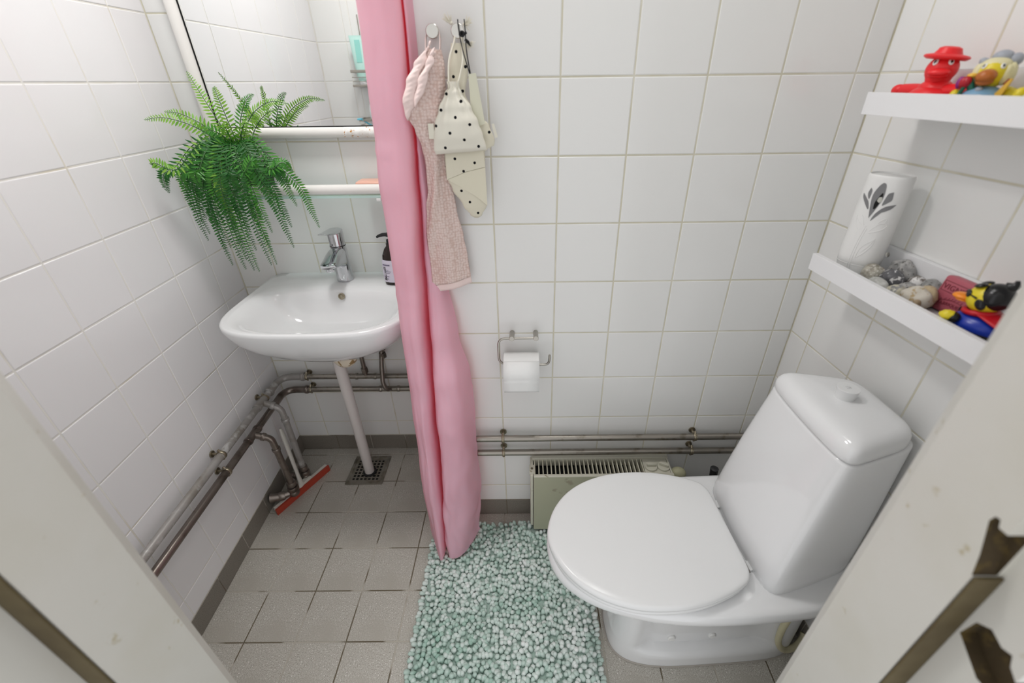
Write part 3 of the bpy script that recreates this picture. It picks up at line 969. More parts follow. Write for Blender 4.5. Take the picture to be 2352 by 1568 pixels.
# plan sections: left back edge -> front -> deep fold -> second panel -> right back edge
sec = {
    1.98: [(-.240, .000), (-.236, -.030), (-.222, -.050), (-.200, -.062), (-.176, -.070), (-.150, -.060), (-.152, -.006), (-.145, -.036), (-.141, -.044), (-.136, -.032), (-.133, .004)],
    1.49: [(-.240, .000), (-.235, -.032), (-.220, -.052), (-.198, -.064), (-.172, -.071), (-.149, -.060), (-.152, -.006), (-.146, -.036), (-.142, -.043), (-.138, -.032), (-.135, .000)],
    1.277: [(-.244, .000), (-.240, -.036), (-.224, -.057), (-.201, -.070), (-.178, -.077), (-.158, -.064), (-.160, -.006), (-.152, -.036), (-.148, -.042), (-.143, -.032), (-.140, -.004)],
    1.149: [(-.252, .000), (-.247, -.045), (-.230, -.068), (-.208, -.080), (-.186, -.086), (-.167, -.070), (-.168, -.008), (-.158, -.038), (-.150, -.042), (-.142, -.032), (-.136, -.004)],
    0.963: [(-.250, .000), (-.244, -.058), (-.230, -.084), (-.213, -.096), (-.197, -.101), (-.181, -.086), (-.178, -.012), (-.167, -.044), (-.155, -.047), (-.143, -.038), (-.133, -.008)],
    0.782: [(-.252, .000), (-.245, -.078), (-.233, -.104), (-.217, -.116), (-.202, -.121), (-.187, -.102), (-.181, -.020), (-.168, -.086), (-.148, -.100), (-.124, -.084), (-.106, -.030)],
    0.666: [(-.255, .000), (-.246, -.084), (-.233, -.114), (-.217, -.127), (-.202, -.133), (-.187, -.112), (-.181, -.028), (-.170, -.108), (-.145, -.128), (-.108, -.110), (-.085, -.036)],
    0.514: [(-.258, .000), (-.249, -.090), (-.236, -.130), (-.220, -.144), (-.206, -.151), (-.191, -.124), (-.186, -.036), (-.178, -.128), (-.150, -.150), (-.106, -.126), (-.079, -.044)],
    0.267: [(-.265, .000), (-.254, -.100), (-.239, -.146), (-.223, -.166), (-.208, -.173), (-.194, -.144), (-.191, -.056), (-.182, -.150), (-.158, -.170), (-.112, -.140), (-.082, -.050)],
    0.040: [(-.272, .000), (-.259, -.085), (-.242, -.130), (-.224, -.172), (-.208, -.198), (-.199, -.176), (-.194, -.090), (-.186, -.184), (-.158, -.184), (-.120, -.150), (-.094, -.090)],
}
zs_ = sorted(sec, reverse=True)


def sec_at(z):
    for a, b in zip(zs_[:-1], zs_[1:]):
        if a >= z >= b:
            t = (a - z) / (a - b)
            t = t * t * (3 - 2 * t)
            return [Vector((p[0] * (1 - t) + q_[0] * t, p[1] * (1 - t) + q_[1] * t, 0)) for p, q_ in zip(sec[a], sec[b])]


def smoothstep(a, b, x):
    t = min(1, max(0, (x - a) / (b - a)))
    return t * t * (3 - 2 * t)


rows = []
NZ = 150
for k in range(NZ):
    z = 1.98 - (1.98 - 0.040) * k / (NZ - 1)
    P = catmull(sec_at(z), 90)
    row = []
    for i, p in enumerate(P):
        a = P[max(i - 1, 0)]
        b = P[min(i + 1, 89)]
        t = (b - a).normalized()
        nrm = Vector((t.y, -t.x, 0))
        amp = 0.0016 + 0.010 * max(0, (0.95 - z)) * smoothstep(0.45, 0.75, i / 89) + 0.002 * max(0, (0.95 - z))
        s = i / 89
        d = noise.noise(Vector((s * 7.0, z * 5.5, 1.3))) * amp + abs(noise.noise(Vector((s * 13 + z * 6, z * 11 - s * 5, 4.1)))) * amp * 0.8
        crease = 0.0016 * math.exp(-((z - 1.235 - 0.004 * sin(s * 9)) / 0.004) ** 2) + 0.0016 * math.exp(-((z - 0.91 - 0.006 * sin(s * 7)) / 0.004) ** 2) + 0.0016 * math.exp(-((z - 0.60 - 0.01 * sin(s * 8)) / 0.004) ** 2)
        hem = 0.0
        zz = z
        if k > NZ - 12:                              # uneven hem
            zz = z + (k - (NZ - 12)) / 11 * (0.012 * sin(s * 13) - 0.004)
        row.append(Vector((p.x, p.y, zz)) + nrm * (d + crease))
    rows.append(row)
cs = part('sheet', grid(rows), M_curt, cu, sharp=80)
M_rod = M_chrome
rod = thing('curtain_rod', 'thin steel shower curtain rod above the view', 'rod', (-0.18, -0.34, 2.0))
part('rod', cyl((-0.18, -0.003, 2.005), (-0.18, YF + 0.004, 2.005), 0.009, 18), M_steel, rod)
for yy in (-0.004, YF + 0.006):
    part('flange', cyl((-0.18, yy - 0.003, 2.005), (-0.18, yy + 0.003, 2.005), 0.022, 20), M_steel, rod)
for i, yy in enumerate((-0.02, -0.035, -0.05, -0.065)):
    ring = [(-0.18 + 0.017 * cos(2 * pi * k / 20), yy, 1.992 + 0.020 * sin(2 * pi * k / 20)) for k in range(21)]
    part('ring', tube(ring, 0.0014, 8), M_plastic, cu)

# ------------------------------------------------------------------ hooks
HZ = 1.440
HK = [(-0.098, 'left round steel wall hook holding the pink towel'), (-0.050, 'right round steel wall hook holding dotted bags')]
for (x, lab) in HK:
    t = thing('wall_hook', lab, 'hook', (x, 0, HZ), 'steel wall hooks')
    d = Vector((0, -1, 0.12)).normalized()
    part('stem', tube([(x, -0.0003, HZ), (x, -0.030, HZ + 0.004)], 0.0045, 14), M_steel, t)
    part('disc', lathe([(0.0005, 0.0), (0.0115, 0.0), (0.0125, 0.0008), (0.0125, 0.0035), (0.0115, 0.0045), (0.001, 0.0046)], (x, -0.0305, HZ + 0.0045), 32, d), M_steel, t)

# ------------------------------------------------------------------ towel
def weave_mat(name, col, scale, strength, dark):
    m = mat(name, col, 0.95, spec=0.1)
    nt = m.node_tree
    b = nt.nodes['Principled BSDF']
    tc = nt.nodes.new('ShaderNodeTexCoord')
    mp = nt.nodes.new('ShaderNodeMapping')
    mp.inputs['Scale'].default_value = (scale, scale * 0.4, scale)
    nt.links.new(tc.outputs['Object'], mp.inputs['Vector'])
    vo = nt.nodes.new('ShaderNodeTexVoronoi')
    vo.inputs['Scale'].default_value = 1.0
    vo.inputs['Randomness'].default_value = 0.45
    nt.links.new(mp.outputs['Vector'], vo.inputs['Vector'])
    no = nt.nodes.new('ShaderNodeTexNoise')
    no.inputs['Scale'].default_value = 900
    nt.links.new(tc.outputs['Object'], no.inputs['Vector'])
    ad = nt.nodes.new('ShaderNodeMath')
    ad.operation = 'MULTIPLY_ADD'
    ad.inputs[1].default_value = -0.35
    nt.links.new(no.outputs['Fac'], ad.inputs[0])
    nt.links.new(vo.outputs['Distance'], ad.inputs[2])
    bp = nt.nodes.new('ShaderNodeBump')
    bp.invert = True
    bp.inputs['Strength'].default_value = strength
    bp.inputs['Distance'].default_value = 0.004
    nt.links.new(ad.outputs['Value'], bp.inputs['Height'])
    nt.links.new(bp.outputs['Normal'], b.inputs['Normal'])
    mx = nt.nodes.new('ShaderNodeMix')
    mx.data_type = 'RGBA'
    mx.inputs['A'].default_value = (*col, 1)
    mx.inputs['B'].default_value = (*dark, 1)
    rg = nt.nodes.new('ShaderNodeMapRange')
    rg.inputs['From Min'].default_value = 0.35
    rg.inputs['From Max'].default_value = 0.75
    nt.links.new(vo.outputs['Distance'], rg.inputs['Value'])
    nt.links.new(rg.outputs['Result'], mx.inputs['Factor'])
    nt.links.new(mx.outputs['Result'], b.inputs['Base Color'])
    return m


M_towel = weave_mat('pale_pink_waffle_cotton', (0.84, 0.68, 0.635), 165, 0.8, (0.70, 0.51, 0.455))
M_hem = mat('pink_cotton_hem', (0.83, 0.67, 0.64), 0.9, spec=0.1, bump=(160, 0.3))
tw = thing('hand_towel', 'pale pink waffle hand towel hanging from left hook', 'towel', (-0.098, -0.03, 0.91))


def lerp_table(tab, z):
    tab = sorted(tab, reverse=True)
    if z >= tab[0][0]:
        return tab[0][1:]
    for a, b in zip(tab[:-1], tab[1:]):
        if a[0] >= z >= b[0]:
            t = (a[0] - z) / (a[0] - b[0])
            t = t * t * (3 - 2 * t)
            return tuple(p * (1 - t) + q_ * t for p, q_ in zip(a[1:], b[1:]))
    return tab[-1][1:]


def drape(tab, z1, z0, nz, nx, wav, ph, slope=0.0, yoff=0.0):
    """tab: z -> left x, right x, centre y, bulge"""
    rows = []
    for k in range(nz):
        z = z1 + (z0 - z1) * k / (nz - 1)
        xl, xr, yc, bu = lerp_table(tab, z)
        row = []
        for i in range(nx):
            s = i / (nx - 1)
            y = yc - bu * sin(pi * s) + wav * sin(s * 9 + ph + z * 14) * min(1, (xr - xl) / 0.08) + 0.0025 * noise.noise(Vector((s * 4, z * 22, ph)))
            row.append((xl + (xr - xl) * s, min(y + yoff, -0.006), z + slope * (s - 0.5) * (k / (nz - 1))))
        rows.append(row)
    return rows


TLFT = [(1.417, -.100, -.060), (1.389, -.129, -.072), (1.361, -.146, -.078), (1.328, -.157, -.080), (1.307, -.156, -.078), (1.277, -.145, -.070), (1.247, -.137, -.062), (1.217, -.135, -.056), (1.162, -.137, -.052), (1.115, -.147, -.050), (1.054, -.152, -.048), (.989, -.154, -.046), (.905, -.157, -.044)]
TRGT = [(1.417, -.084, -.050), (1.389, -.080, -.050), (1.360, -.082, -.045), (1.322, -.084, -.042), (1.274, -.088, -.038), (1.240, -.090, -.036), (1.205, -.090, -.034), (1.159, -.087, -.034), (1.110, -.082, -.034), (1.048, -.071, -.032), (.994, -.065, -.030), (.905, -.060, -.030)]


def towel_pt(s, z, dz=0.0, out=0.0):
    xl, yl = lerp_table(TLFT, z)
    xr, yr = lerp_table(TRGT, z)
    x = xl + (xr - xl) * s
    y = yl + (yr - yl) * s - 0.012 * sin(pi * s) - 0.0022 * sin(s * 10 + z * 9) + 0.002 * noise.noise(Vector((s * 4, z * 20, 2.0)))
    # raised fold running down from upper right to the left edge
    f = 0.75 - (1.30 - z) * 2.6
    y -= 0.010 * math.exp(-((s - f) / 0.10) ** 2) * smoothstep(1.36, 1.28, z) * smoothstep(0.98, 1.06, z)
    return Vector((x, y - out, z + dz))


rows = []
for k in range(90):
    z = 1.414 + (0.936 - 1.414) * k / 89
    rows.append([towel_pt(i / 29, z, (0.017 * (i / 29) - 0.010) * smoothstep(1.05, 0.936, z)) for i in range(30)])
o = part('cloth', grid(rows), M_towel, tw, sharp=80)
solidify(o, 0.006)
rows = [[towel_pt(i / 29, 0.9365 + (0.919 - 0.9365) * k / 3, 0.017 * (i / 29) - 0.010) for i in range(30)] for k in range(4)]
o = part('lower_hem', grid(rows), M_hem, tw, sharp=80)
solidify(o, 0.0045)
# ribbed hem bands on the gathered upper edge
rb = []
for k in range(60):
    z = 1.416 + (1.296 - 1.416) * k / 59
    w = 0.022 * smoothstep(1.418, 1.385, z) * smoothstep(1.29, 1.32, z) + 0.004
    xl, yl = lerp_table(TLFT, z)
    rp_ = 0.0004 * sin(z * 700)
    rb.append([(xl - 0.002 + w * t, yl - 0.006 - 0.005 * sin(pi * t) + rp_ * sin(pi * t), z + 0.012 * t) for t in [i / 7 for i in range(8)]])
o = part('upper_hem', grid(rb), M_hem, tw, sharp=80)
solidify(o, 0.003)
rb = []
for k in range(50):
    z = 1.404 + (1.318 - 1.404) * k / 49
    w = 0.017 * smoothstep(1.405, 1.38, z) * smoothstep(1.312, 1.335, z) + 0.003
    xl, yl = lerp_table(TLFT, z)
    xl += 0.021
    rp_ = 0.0004 * sin(z * 650 + 1)
    rb.append([(xl + w * t, yl - 0.011 - 0.004 * sin(pi * t) + rp_ * sin(pi * t), z + 0.012 * t) for t in [i / 7 for i in range(8)]])
o = part('upper_hem', grid(rb), M_hem, tw, sharp=80)
solidify(o, 0.003)
lp = [(-0.110, -0.056, 1.408), (-0.112, -0.028, 1.436), (-0.104, -0.018, 1.4495), (-0.097, -0.018, 1.4515), (-0.090, -0.018, 1.4495), (-0.085, -0.028, 1.436), (-0.084, -0.050, 1.412)]
o = part('loop', grid([[Vector(p) + Vector((0, -0.006, 0)) for p in catmull(lp, 24)], [Vector(p) + Vector((0, 0.006, 0)) for p in catmull(lp, 24)]]), M_hem, tw)
solidify(o, 0.0012)

# ------------------------------------------------------------------ dotted bags
def dot_mat(name, base, dot, pitch, rad, ang):
    m = mat(name, base, 0.9, spec=0.1, bump=(700, 0.15))
    nt = m.node_tree
    b = nt.nodes['Principled BSDF']
    tc = nt.nodes.new('ShaderNodeTexCoord')
    mp = nt.nodes.new('ShaderNodeMapping')
    mp.inputs['Rotation'].default_value = (radians(90), 0, ang)
    mp.inputs['Scale'].default_value = (1 / pitch, 1 / pitch, 1 / pitch)
    nt.links.new(tc.outputs['Object'], mp.inputs['Vector'])
    sep = nt.nodes.new('ShaderNodeSeparateXYZ')
    nt.links.new(mp.outputs['Vector'], sep.inputs[0])

    def mth(op, a, b_=None, c=None):
        n = nt.nodes.new('ShaderNodeMath')
        n.operation = op
        for i, v in enumerate((a, b_, c)):
            if v is None:
                continue
            if isinstance(v, (int, float)):
                n.inputs[i].default_value = v
            else:
                nt.links.new(v, n.inputs[i])
        return n.outputs[0]
    ds = []
    for sh in (0.0, 0.5):
        u = mth('SUBTRACT', mth('FRACT', mth('ADD', sep.outputs['X'], sh)), 0.5)
        v = mth('SUBTRACT', mth('FRACT', mth('ADD', sep.outputs['Y'], sh)), 0.5)
        ds.append(mth('SQRT', mth('ADD', mth('MULTIPLY', u, u), mth('MULTIPLY', v, v))))
    d = mth('LESS_THAN', mth('MINIMUM', ds[0], ds[1]), rad / pitch)
    mx = nt.nodes.new('ShaderNodeMix')
    mx.data_type = 'RGBA'
    mx.inputs['A'].default_value = (*base, 1)
    mx.inputs['B'].default_value = (*dot, 1)
    nt.links.new(d, mx.inputs['Factor'])
    nt.links.new(mx.outputs['Result'], b.inputs['Base Color'])
    return m


CREAM = (0.76, 0.73, 0.64)
M_dots = dot_mat('cream_cotton_with_black_dots', CREAM, (0.010, 0.010, 0.012), 0.043, 0.0029, 0.35)
M_dots2 = dot_mat('cream_cotton_with_black_dots_turned', (0.70, 0.66, 0.54), (0.010, 0.010, 0.012), 0.042, 0.0029, -0.2)
M_cord = mat('cream_cotton_cord', (0.76, 0.73, 0.63), 0.9, spec=0.1)
bag = thing('drawstring_bag', 'small cream drawstring bag with black dots, front one', 'bag', (-0.058, -0.055, 1.233), 'dotted drawstring bags')


def pouch(tab, z1, z0, nz, nx, thick, folds, ph, slope=0.0):
    """closed pouch: front and back surface; tab z -> xl, xr, yc, half thickness"""
    rings = []
    for k in range(nz):
        z = z1 + (z0 - z1) * k / (nz - 1)
        xl, xr, yc, ht = lerp_table(tab, z)
        ring = []
        for i in range(nx):
            t = 2 * pi * i / nx
            c, s = cos(t), sin(t)
            cx = (xl + xr) / 2 + (xr - xl) / 2 * (abs(c) ** 0.8) * (1 if c >= 0 else -1)
            g = 1 + folds * sin(9 * t + ph) * max(0, 1 - k / (nz * 0.8))
            y = yc + ht * (abs(s) ** 0.7) * (1 if s >= 0 else -1) * g + 0.0012 * noise.noise(Vector((cx * 60, z * 45, ph)))
            ring.append((cx, min(y, -0.004), z + slope * c * (k / (nz - 1)) ** 2))
        rings.append(ring)
    return loft(rings)


BT = [(1.362, -.074, -.050, -.068, .008), (1.352, -.071, -.050, -.068, .007), (1.344, -.079, -.046, -.070, .010), (1.315, -.094, -.028, -.073, .013), (1.29, -.104, -.016, -.075, .015), (1.265, -.109, -.008, -.076, .014), (1.244, -.111, -.003, -.075, .010), (1.236, -.108, -.002, -.074, .003)]
part('pouch', pouch(BT, 1.362, 1.236, 44, 48, 0.01, 0.35, 0.4, 0.004), M_dots, bag, sharp=70)
part('seam_tab', box(-0.1175, -0.106, -0.079, -0.076, 1.262, 1.290), M_cord, bag)
hk = (-0.050, -0.022, 1.449)
for i, (x0_, x1_) in enumerate(((-0.070, -0.056), (-0.054, -0.043))):
    path = [(x0_, -0.073, 1.352), (x0_ + (x1_ - x0_) * 0.5 - 0.004 + 0.012 * i, -0.062, 1.395), (x1_, -0.040, 1.43), (hk[0] + (0.005 if i else -0.006), -0.024, 1.448), (hk[0], -0.021, 1.450)]
    part('cord', tube(catmull(path, 20), 0.0016, 8), M_cord, bag)
rg_ = random.Random(5)
for (c, d) in (((-0.062, -0.026, 1.458), Vector((-0.4, -0.2, 0.6))), ((-0.036, -0.028, 1.455), Vector((0.8, -0.2, 0.3))), ((-0.033, -0.034, 1.427), Vector((0.7, -0.2, -0.6)))):
    m = MB()
    for k in range(26):
        v = (d.normalized() + Vector((rg_.uniform(-.7, .7), rg_.uniform(-.5, .3), rg_.uniform(-.7, .7)))).normalized() * rg_.uniform(0.010, 0.019)
        p = Vector(c)
        m.add(tube([p, p + v * 0.5 + Vector((0, 0, -0.001)), p + v], [0.0009, 0.0007, 0.0003], 4))
    m.add(ellipsoid(c, 0.0035, nu=10, nv=8))
    m.build('tassel', M_cord, bag)

bag2 = thing('drawstring_bag', 'longer folded cream dotted bag hanging behind the small bag', 'bag', (-0.055, -0.03, 1.09), 'dotted drawstring bags')
B2 = [(1.425, -.064, -.036, -.036, .005), (1.38, -.072, -.034, -.042, .006), (1.34, -.078, -.042, -.046, .007), (1.305, -.082, -.024, -.048, .008), (1.285, -.085, .003, -.048, .008), (1.255, -.088, .014, -.050, .007), (1.245, -.092, .012, -.052, .006), (1.236, -.094, -.008, -.054, .007), (1.184, -.094, -.009, -.054, .007),
      (1.16, -.084, -.008, -.054, .007), (1.122, -.063, -.010, -.052, .007), (1.10, -.048, -.022, -.050, .005), (1.094, -.040, -.030, -.048, .002)]
part('cloth', pouch(B2, 1.425, 1.094, 60, 40, 0.01, 0.1, 1.4, 0.0), M_dots2, bag2, sharp=70)
# folded layers on the lower half
part('fold', plate([(-0.090, 1.237), (-0.010, 1.237), (-0.0085, 1.205), (-0.050, 1.196), (-0.092, 1.180)], (0, -0.0615, 0), (1, 0, 0), (0, 0, 1), 0.0025), M_dots2, bag2, smooth=False)
M_inside = mat('cream_cotton_reverse', (0.72, 0.68, 0.55), 0.9, spec=0.1, bump=(700, 0.15))
part('fold', plate([(-0.0085, 1.204), (-0.050, 1.195), (-0.091, 1.180), (-0.060, 1.162), (-0.030, 1.143), (-0.008, 1.124)], (0, -0.0602, 0), (1, 0, 0), (0, 0, 1), 0.0022), M_inside, bag2, smooth=False)
part('seam_tab', plate([(0.009, 1.286), (0.014, 1.287), (0.021, 1.262), (0.015, 1.260)], (0, -0.055, 0), (1, 0, 0), (0, 0, 1), 0.002), M_cord, bag2, smooth=False)
part('cord', tube(catmull([(-0.056, -0.032, 1.42), (-0.058, -0.026, 1.44), (-0.050, -0.018, 1.4505), (-0.043, -0.026, 1.44), (-0.042, -0.032, 1.42)], 18), 0.0016, 8), M_cord, bag2)

tg = thing('paper_tag', 'blank cream card tag on a knotted black string', 'tag', (-0.02, -0.05, 1.29))
M_card = mat('cream_card', (0.66, 0.65, 0.52), 0.7)
part('card', plate([(-0.031, 1.374), (-0.0165, 1.3755), (-0.0035, 1.288), (-0.030, 1.278)], (0, -0.0640, 0), (1, 0, 0), (0, 0, 1), 0.0008), M_card, tg, smooth=False)
M_string = mat('black_cotton_string', (0.012, 0.012, 0.013), 0.8)
for (a, b_) in ((-0.050, -0.0275), (-0.038, -0.0265)):
    part('string', tube(catmull([(a + 0.003, -0.0405, 1.462), (a + 0.004, -0.043, 1.444), (a * 0.5 + b_ * 0.5, -0.058, 1.41), (b_, -0.0625, 1.371), (b_ + 0.002, -0.0615, 1.367)], 16), 0.0011, 7), M_string, tg)
kn = MB()
for k in range(5):
    a = k * 1.25
    kn.add(tube([(-0.040 + 0.004 * cos(a + j * 0.9), -0.047 + 0.003 * sin(a * 2 + j), 1.439 + 0.004 * sin(a + j * 0.9)) for j in range(7)], 0.0016, 6))
kn.add(tube([(-0.046, -0.045, 1.438), (-0.031, -0.047, 1.4405)], 0.0021, 7))
for k in range(12):
    kn.add(tube([(-0.034, -0.044, 1.432), (-0.031 + rg_.uniform(-.006, .006), -0.044 + rg_.uniform(-.004, .003), 1.424 + rg_.uniform(-.005, .004))], 0.0007, 4))
kn.build('knot', M_string, tg)

# ------------------------------------------------------------------ toilet paper
ph_ = thing('paper_holder', 'bent steel toilet paper holder on back wall', 'paper holder', (0.07, 0, 0.76))
M_steel2 = mat('satin_steel', (0.42, 0.40, 0.36), 0.3, metal=1.0)
for x in (0.037, 0.102):
    part('post', cyl((x, -0.0003, 0.7635), (x, -0.046, 0.7690), 0.0069, 24, 0.0006), M_steel2, ph_)
rodp = rounded([(0.102, -0.040, 0.7675), (0.000, -0.040, 0.7675), (0.000, -0.048, 0.692), (0.138, -0.052, 0.689), (0.139, -0.054, 0.722)], 0.021, 8)
part('rod', tube(rodp, 0.0032, 14), M_steel2, ph_)
M_paper = mat('white_tissue_paper', (0.82, 0.82, 0.81), 0.95, spec=0.1, bump=(120, 0.25))
tp = thing('toilet_roll', 'full white toilet paper roll on steel holder', 'toilet roll', (0.062, -0.051, 0.6895))
RC = Vector((0.0, -0.0515, 0.676))
prof = []
ring_o = [(0.0462 * cos(2 * pi * k / 48), 0.0462 * sin(2 * pi * k / 48)) for k in range(48)]


def rollring(x, r):
    return [(x, RC.y + r * cos(2 * pi * k / 48), RC.z + r * sin(2 * pi * k / 48)) for k in range(48)]


part('roll', loft([rollring(0.0135, 0.020), rollring(0.0135, 0.0445), rollring(0.015, 0.0462), rollring(0.109, 0.0462), rollring(0.1105, 0.0445), rollring(0.1105, 0.020), rollring(0.0135, 0.020)], False, False), M_paper, tp)
part('core', loft([rollring(0.0138, 0.0196), rollring(0.1102, 0.0196)], False, False), mat('brown_card_core', (0.45, 0.36, 0.26), 0.8), tp)
sh = []
for k in range(16):
    a = radians(120 + 70 * k / 15)
    sh.append((RC.y + 0.0468 * cos(a), RC.z + 0.0468 * sin(a)))
for k in range(6):
    sh.append((RC.y - 0.0468 + 0.0006 * k, RC.z - 0.008 - 0.0075 * (k + 0.3)))
o = part('loose_sheet', grid([[(x, y, z) for (y, z) in sh] for x in (0.0142, 0.04, 0.07, 0.1098)]), M_paper, tp)
solidify(o, 0.0005)

# ------------------------------------------------------------------ electric heater
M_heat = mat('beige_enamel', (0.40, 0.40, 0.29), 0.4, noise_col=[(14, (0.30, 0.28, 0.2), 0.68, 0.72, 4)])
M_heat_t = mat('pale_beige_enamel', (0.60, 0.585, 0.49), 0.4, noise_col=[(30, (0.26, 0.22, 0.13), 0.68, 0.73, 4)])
M_fin = mat('ivory_fin', (0.62, 0.60, 0.48), 0.5)
he = thing('electric_heater', 'low beige electric wall heater with slotted top behind toilet', 'heater', (0.31, -0.06, 0.05))
hx0, hx1, hy0, hy1, hz0, hz1 = 0.091, 0.535, -0.100, -0.018, 0.045, 0.300
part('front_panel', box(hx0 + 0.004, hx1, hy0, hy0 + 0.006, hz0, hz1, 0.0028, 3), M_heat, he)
part('front_lip', box(hx0 + 0.004, hx1, hy0 + 0.0003, hy0 + 0.012, hz1 - 0.006, hz1 + 0.0015, 0.0025, 3), M_heat_t, he)
part('rear_panel', box(hx0 + 0.0, hx1, hy1 - 0.006, hy1 + 0.012, hz0 + 0.02, hz1 + 0.003, 0.0025, 3), M_heat_t, he)
part('side_panel', box(hx0 - 0.006, hx0 + 0.003, hy0 + 0.010, hy1 + 0.010, hz0 + 0.01, hz1 - 0.004, 0.002), M_heat_t, he)
part('side_panel', box(hx1 - 0.006, hx1 - 0.001, hy0 + 0.006, hy1 - 0.006, hz0 + 0.01, hz1 - 0.003, 0.001), M_heat_t, he)
part('bracket', box(hx0 - 0.009, hx0 + 0.008, -0.082, -0.045, hz1 - 0.012, hz1 - 0.003, 0.0012), M_heat_t, he)
part('screw', cyl((hx0 - 0.001, -0.062, hz1 - 0.003), (hx0 - 0.001, -0.062, hz1 - 0.0015), 0.004, 14), M_brass, he)
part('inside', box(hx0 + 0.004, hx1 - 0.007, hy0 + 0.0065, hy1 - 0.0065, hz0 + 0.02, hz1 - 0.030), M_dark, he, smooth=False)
fx0, fx1 = hx0 + 0.008, hx1 - 0.090
NF = 27
fin = None
for k in range(NF):
    x = fx0 + (fx1 - fx0) * k / (NF - 1)
    if fin is None:
        fin = part('fin', box(x - 0.0016, x + 0.0016, hy0 + 0.0125, hy1 - 0.0065, hz1 - 0.026, hz1 - 0.003), M_fin, he, smooth=False)
        x_first = x
    else:
        c = fin.copy()
        COL.objects.link(c)
        c.parent = he
        c.location = (x - x_first, 0, 0)
pl = part('control_plate', box(hx1 - 0.086, hx1 - 0.007, hy0 + 0.0125, hy1 - 0.0065, hz1 - 0.012, hz1 - 0.004, 0.001), M_heat_t, he)
for i, (x, a) in enumerate(((hx1 - 0.064, 0.0), (hx1 - 0.024, 0.5))):
    kb = part('knob', lathe([(0.0195, hz1 - 0.004), (0.0195, hz1 + 0.001), (0.0185, hz1 + 0.002), (0.001, hz1 + 0.002)], (x, -0.060, 0), 28), M_heat_t, he)
    g = box(-0.014, 0.014, -0.0035, 0.0035, hz1 + 0.002, hz1 + 0.012, 0.001)
    part('grip', xform(g, Matrix.Translation((x, -0.060, 0)) @ Matrix.Rotation(-a, 4, 'Z')), M_heat_t, kb)
part('end_cap', ellipsoid((hx1 + 0.022, -0.070, hz1 - 0.022), (0.026, 0.020, 0.022), nu=20, nv=12), mat('greenish_plastic', (0.42, 0.41, 0.27), 0.5), he)

# ------------------------------------------------------------------ toilet brush
tb = thing('toilet_brush', 'black toilet brush handle beside the cistern', 'toilet brush', (0.690, -0.062, 0.0))
part('holder', lathe([(0.045, 0.0006), (0.047, 0.004), (0.042, 0.13), (0.040, 0.135), (0.036, 0.134), (0.034, 0.03), (0.001, 0.03)], (0.690, -0.062, 0), 28), M_black, tb)
part('handle', tube([(0.690, -0.062, 0.05), (0.684, -0.064, 0.16), (0.672, -0.068, 0.292)], [0.007, 0.0095, 0.0125], 18), M_black, tb)
part('grip_end', lathe([(0.0125, 0.0), (0.0128, 0.004), (0.009, 0.0065), (0.001, 0.006)], (0.672, -0.068, 0.292), 18), mat('dark_grey_plastic', (0.035, 0.035, 0.037), 0.5), tb)

# ------------------------------------------------------------------ toilet
T0, TAa = Vector((0.835, -0.352, 0)), 0.05
E1 = Vector((-cos(TAa), -sin(TAa), 0))
E2 = Vector((-sin(TAa), cos(TAa), 0))
B0 = -0.010


def TL(a, b, z):
    p = T0 + E1 * a + E2 * (b + B0)
    return Vector((p.x, p.y, z))


def tring(ca, lf, lb, w, ef, eb, z, n=112, mod=None):
    out = []
    for k in range(n):
        t = 2 * pi * k / n
        c, s = cos(t), sin(t)
        e, l = (ef, lf) if c >= 0 else (eb, lb)
        r = 1 / ((abs(c) ** e + abs(s) ** e) ** (1 / e))
        a, b = ca + l * c * r, w * s * r
        if mod:
            a, b = mod(a, b, z)
        out.append(TL(a, b, z))
    return out


to = thing('toilet', 'white ceramic close coupled toilet with closed lid', 'toilet', TL(0.3, 0, 0))


def smooth(e0, e1, x):
    t = min(1, max(0, (x - e0) / (e1 - e0)))
    return t * t * (3 - 2 * t)


def recess(a, b, z):
    k = smooth(0.085, 0.165, a) * (1 - smooth(0.43, 0.50, a)) * smooth(0.050, 0.060, z) * (1 - smooth(0.22, 0.30, z))
    d = 0.030 * k
    if abs(b) > 0.05:
        b = b - math.copysign(d, b)
    return a, b


pan = []
table = [(0.0, .242, .272, .112, 3.2), (0.012, .242, .272, .1115, 3.2), (0.03, .240, .272, .1105, 3.2), (0.045, .239, .272, .110, 3.2), (0.054, .238, .272, .1095, 3.2), (0.060, .238, .272, .109, 3.2), (0.068, .237, .272, .109, 3.2), (0.09, .235, .272, .108, 3.2),
         (0.13, .233, .272, .107, 3.1), (0.18, .235, .272, .106, 3.0), (0.22, .243, .272, .107, 2.9), (0.26, .263, .275, .113, 2.7), (0.295, .300, .278, .128, 2.5), (0.32, .341, .280, .148, 2.4), (0.340, .382, .284, .172, 2.3), (0.354, .406, .286, .186, 2.3),
         (0.366, .413, .288, .191, 2.3), (0.380, .415, .289, .192, 2.3), (0.391, .413, .289, .1905, 2.3), (0.3965, .408, .287, .187, 2.3), (0.399, .398, .284, .178, 2.3), (0.3985, .30, .24, .12, 2.3)]
for (z, lf, lb, w, e) in table:
    pan.append(tring(0.30, lf, lb, w, e, 5.0 if z < 0.3 else 3.4, z, mod=recess))
part('pan', loft(pan), M_ceramic, to, sharp=70)
for (a, sg) in ((0.385, -1), (0.275, -1)):
    p = TL(a, -0.0785, 0.083)
    part('bolt_cap', lathe([(0.0105, -0.003), (0.0105, 0.002), (0.008, 0.0045), (0.001, 0.005)], p, 20, -E2), M_plastic_m, to)
M_sil = mat('grey_sealant', (0.40, 0.37, 0.33), 0.7)
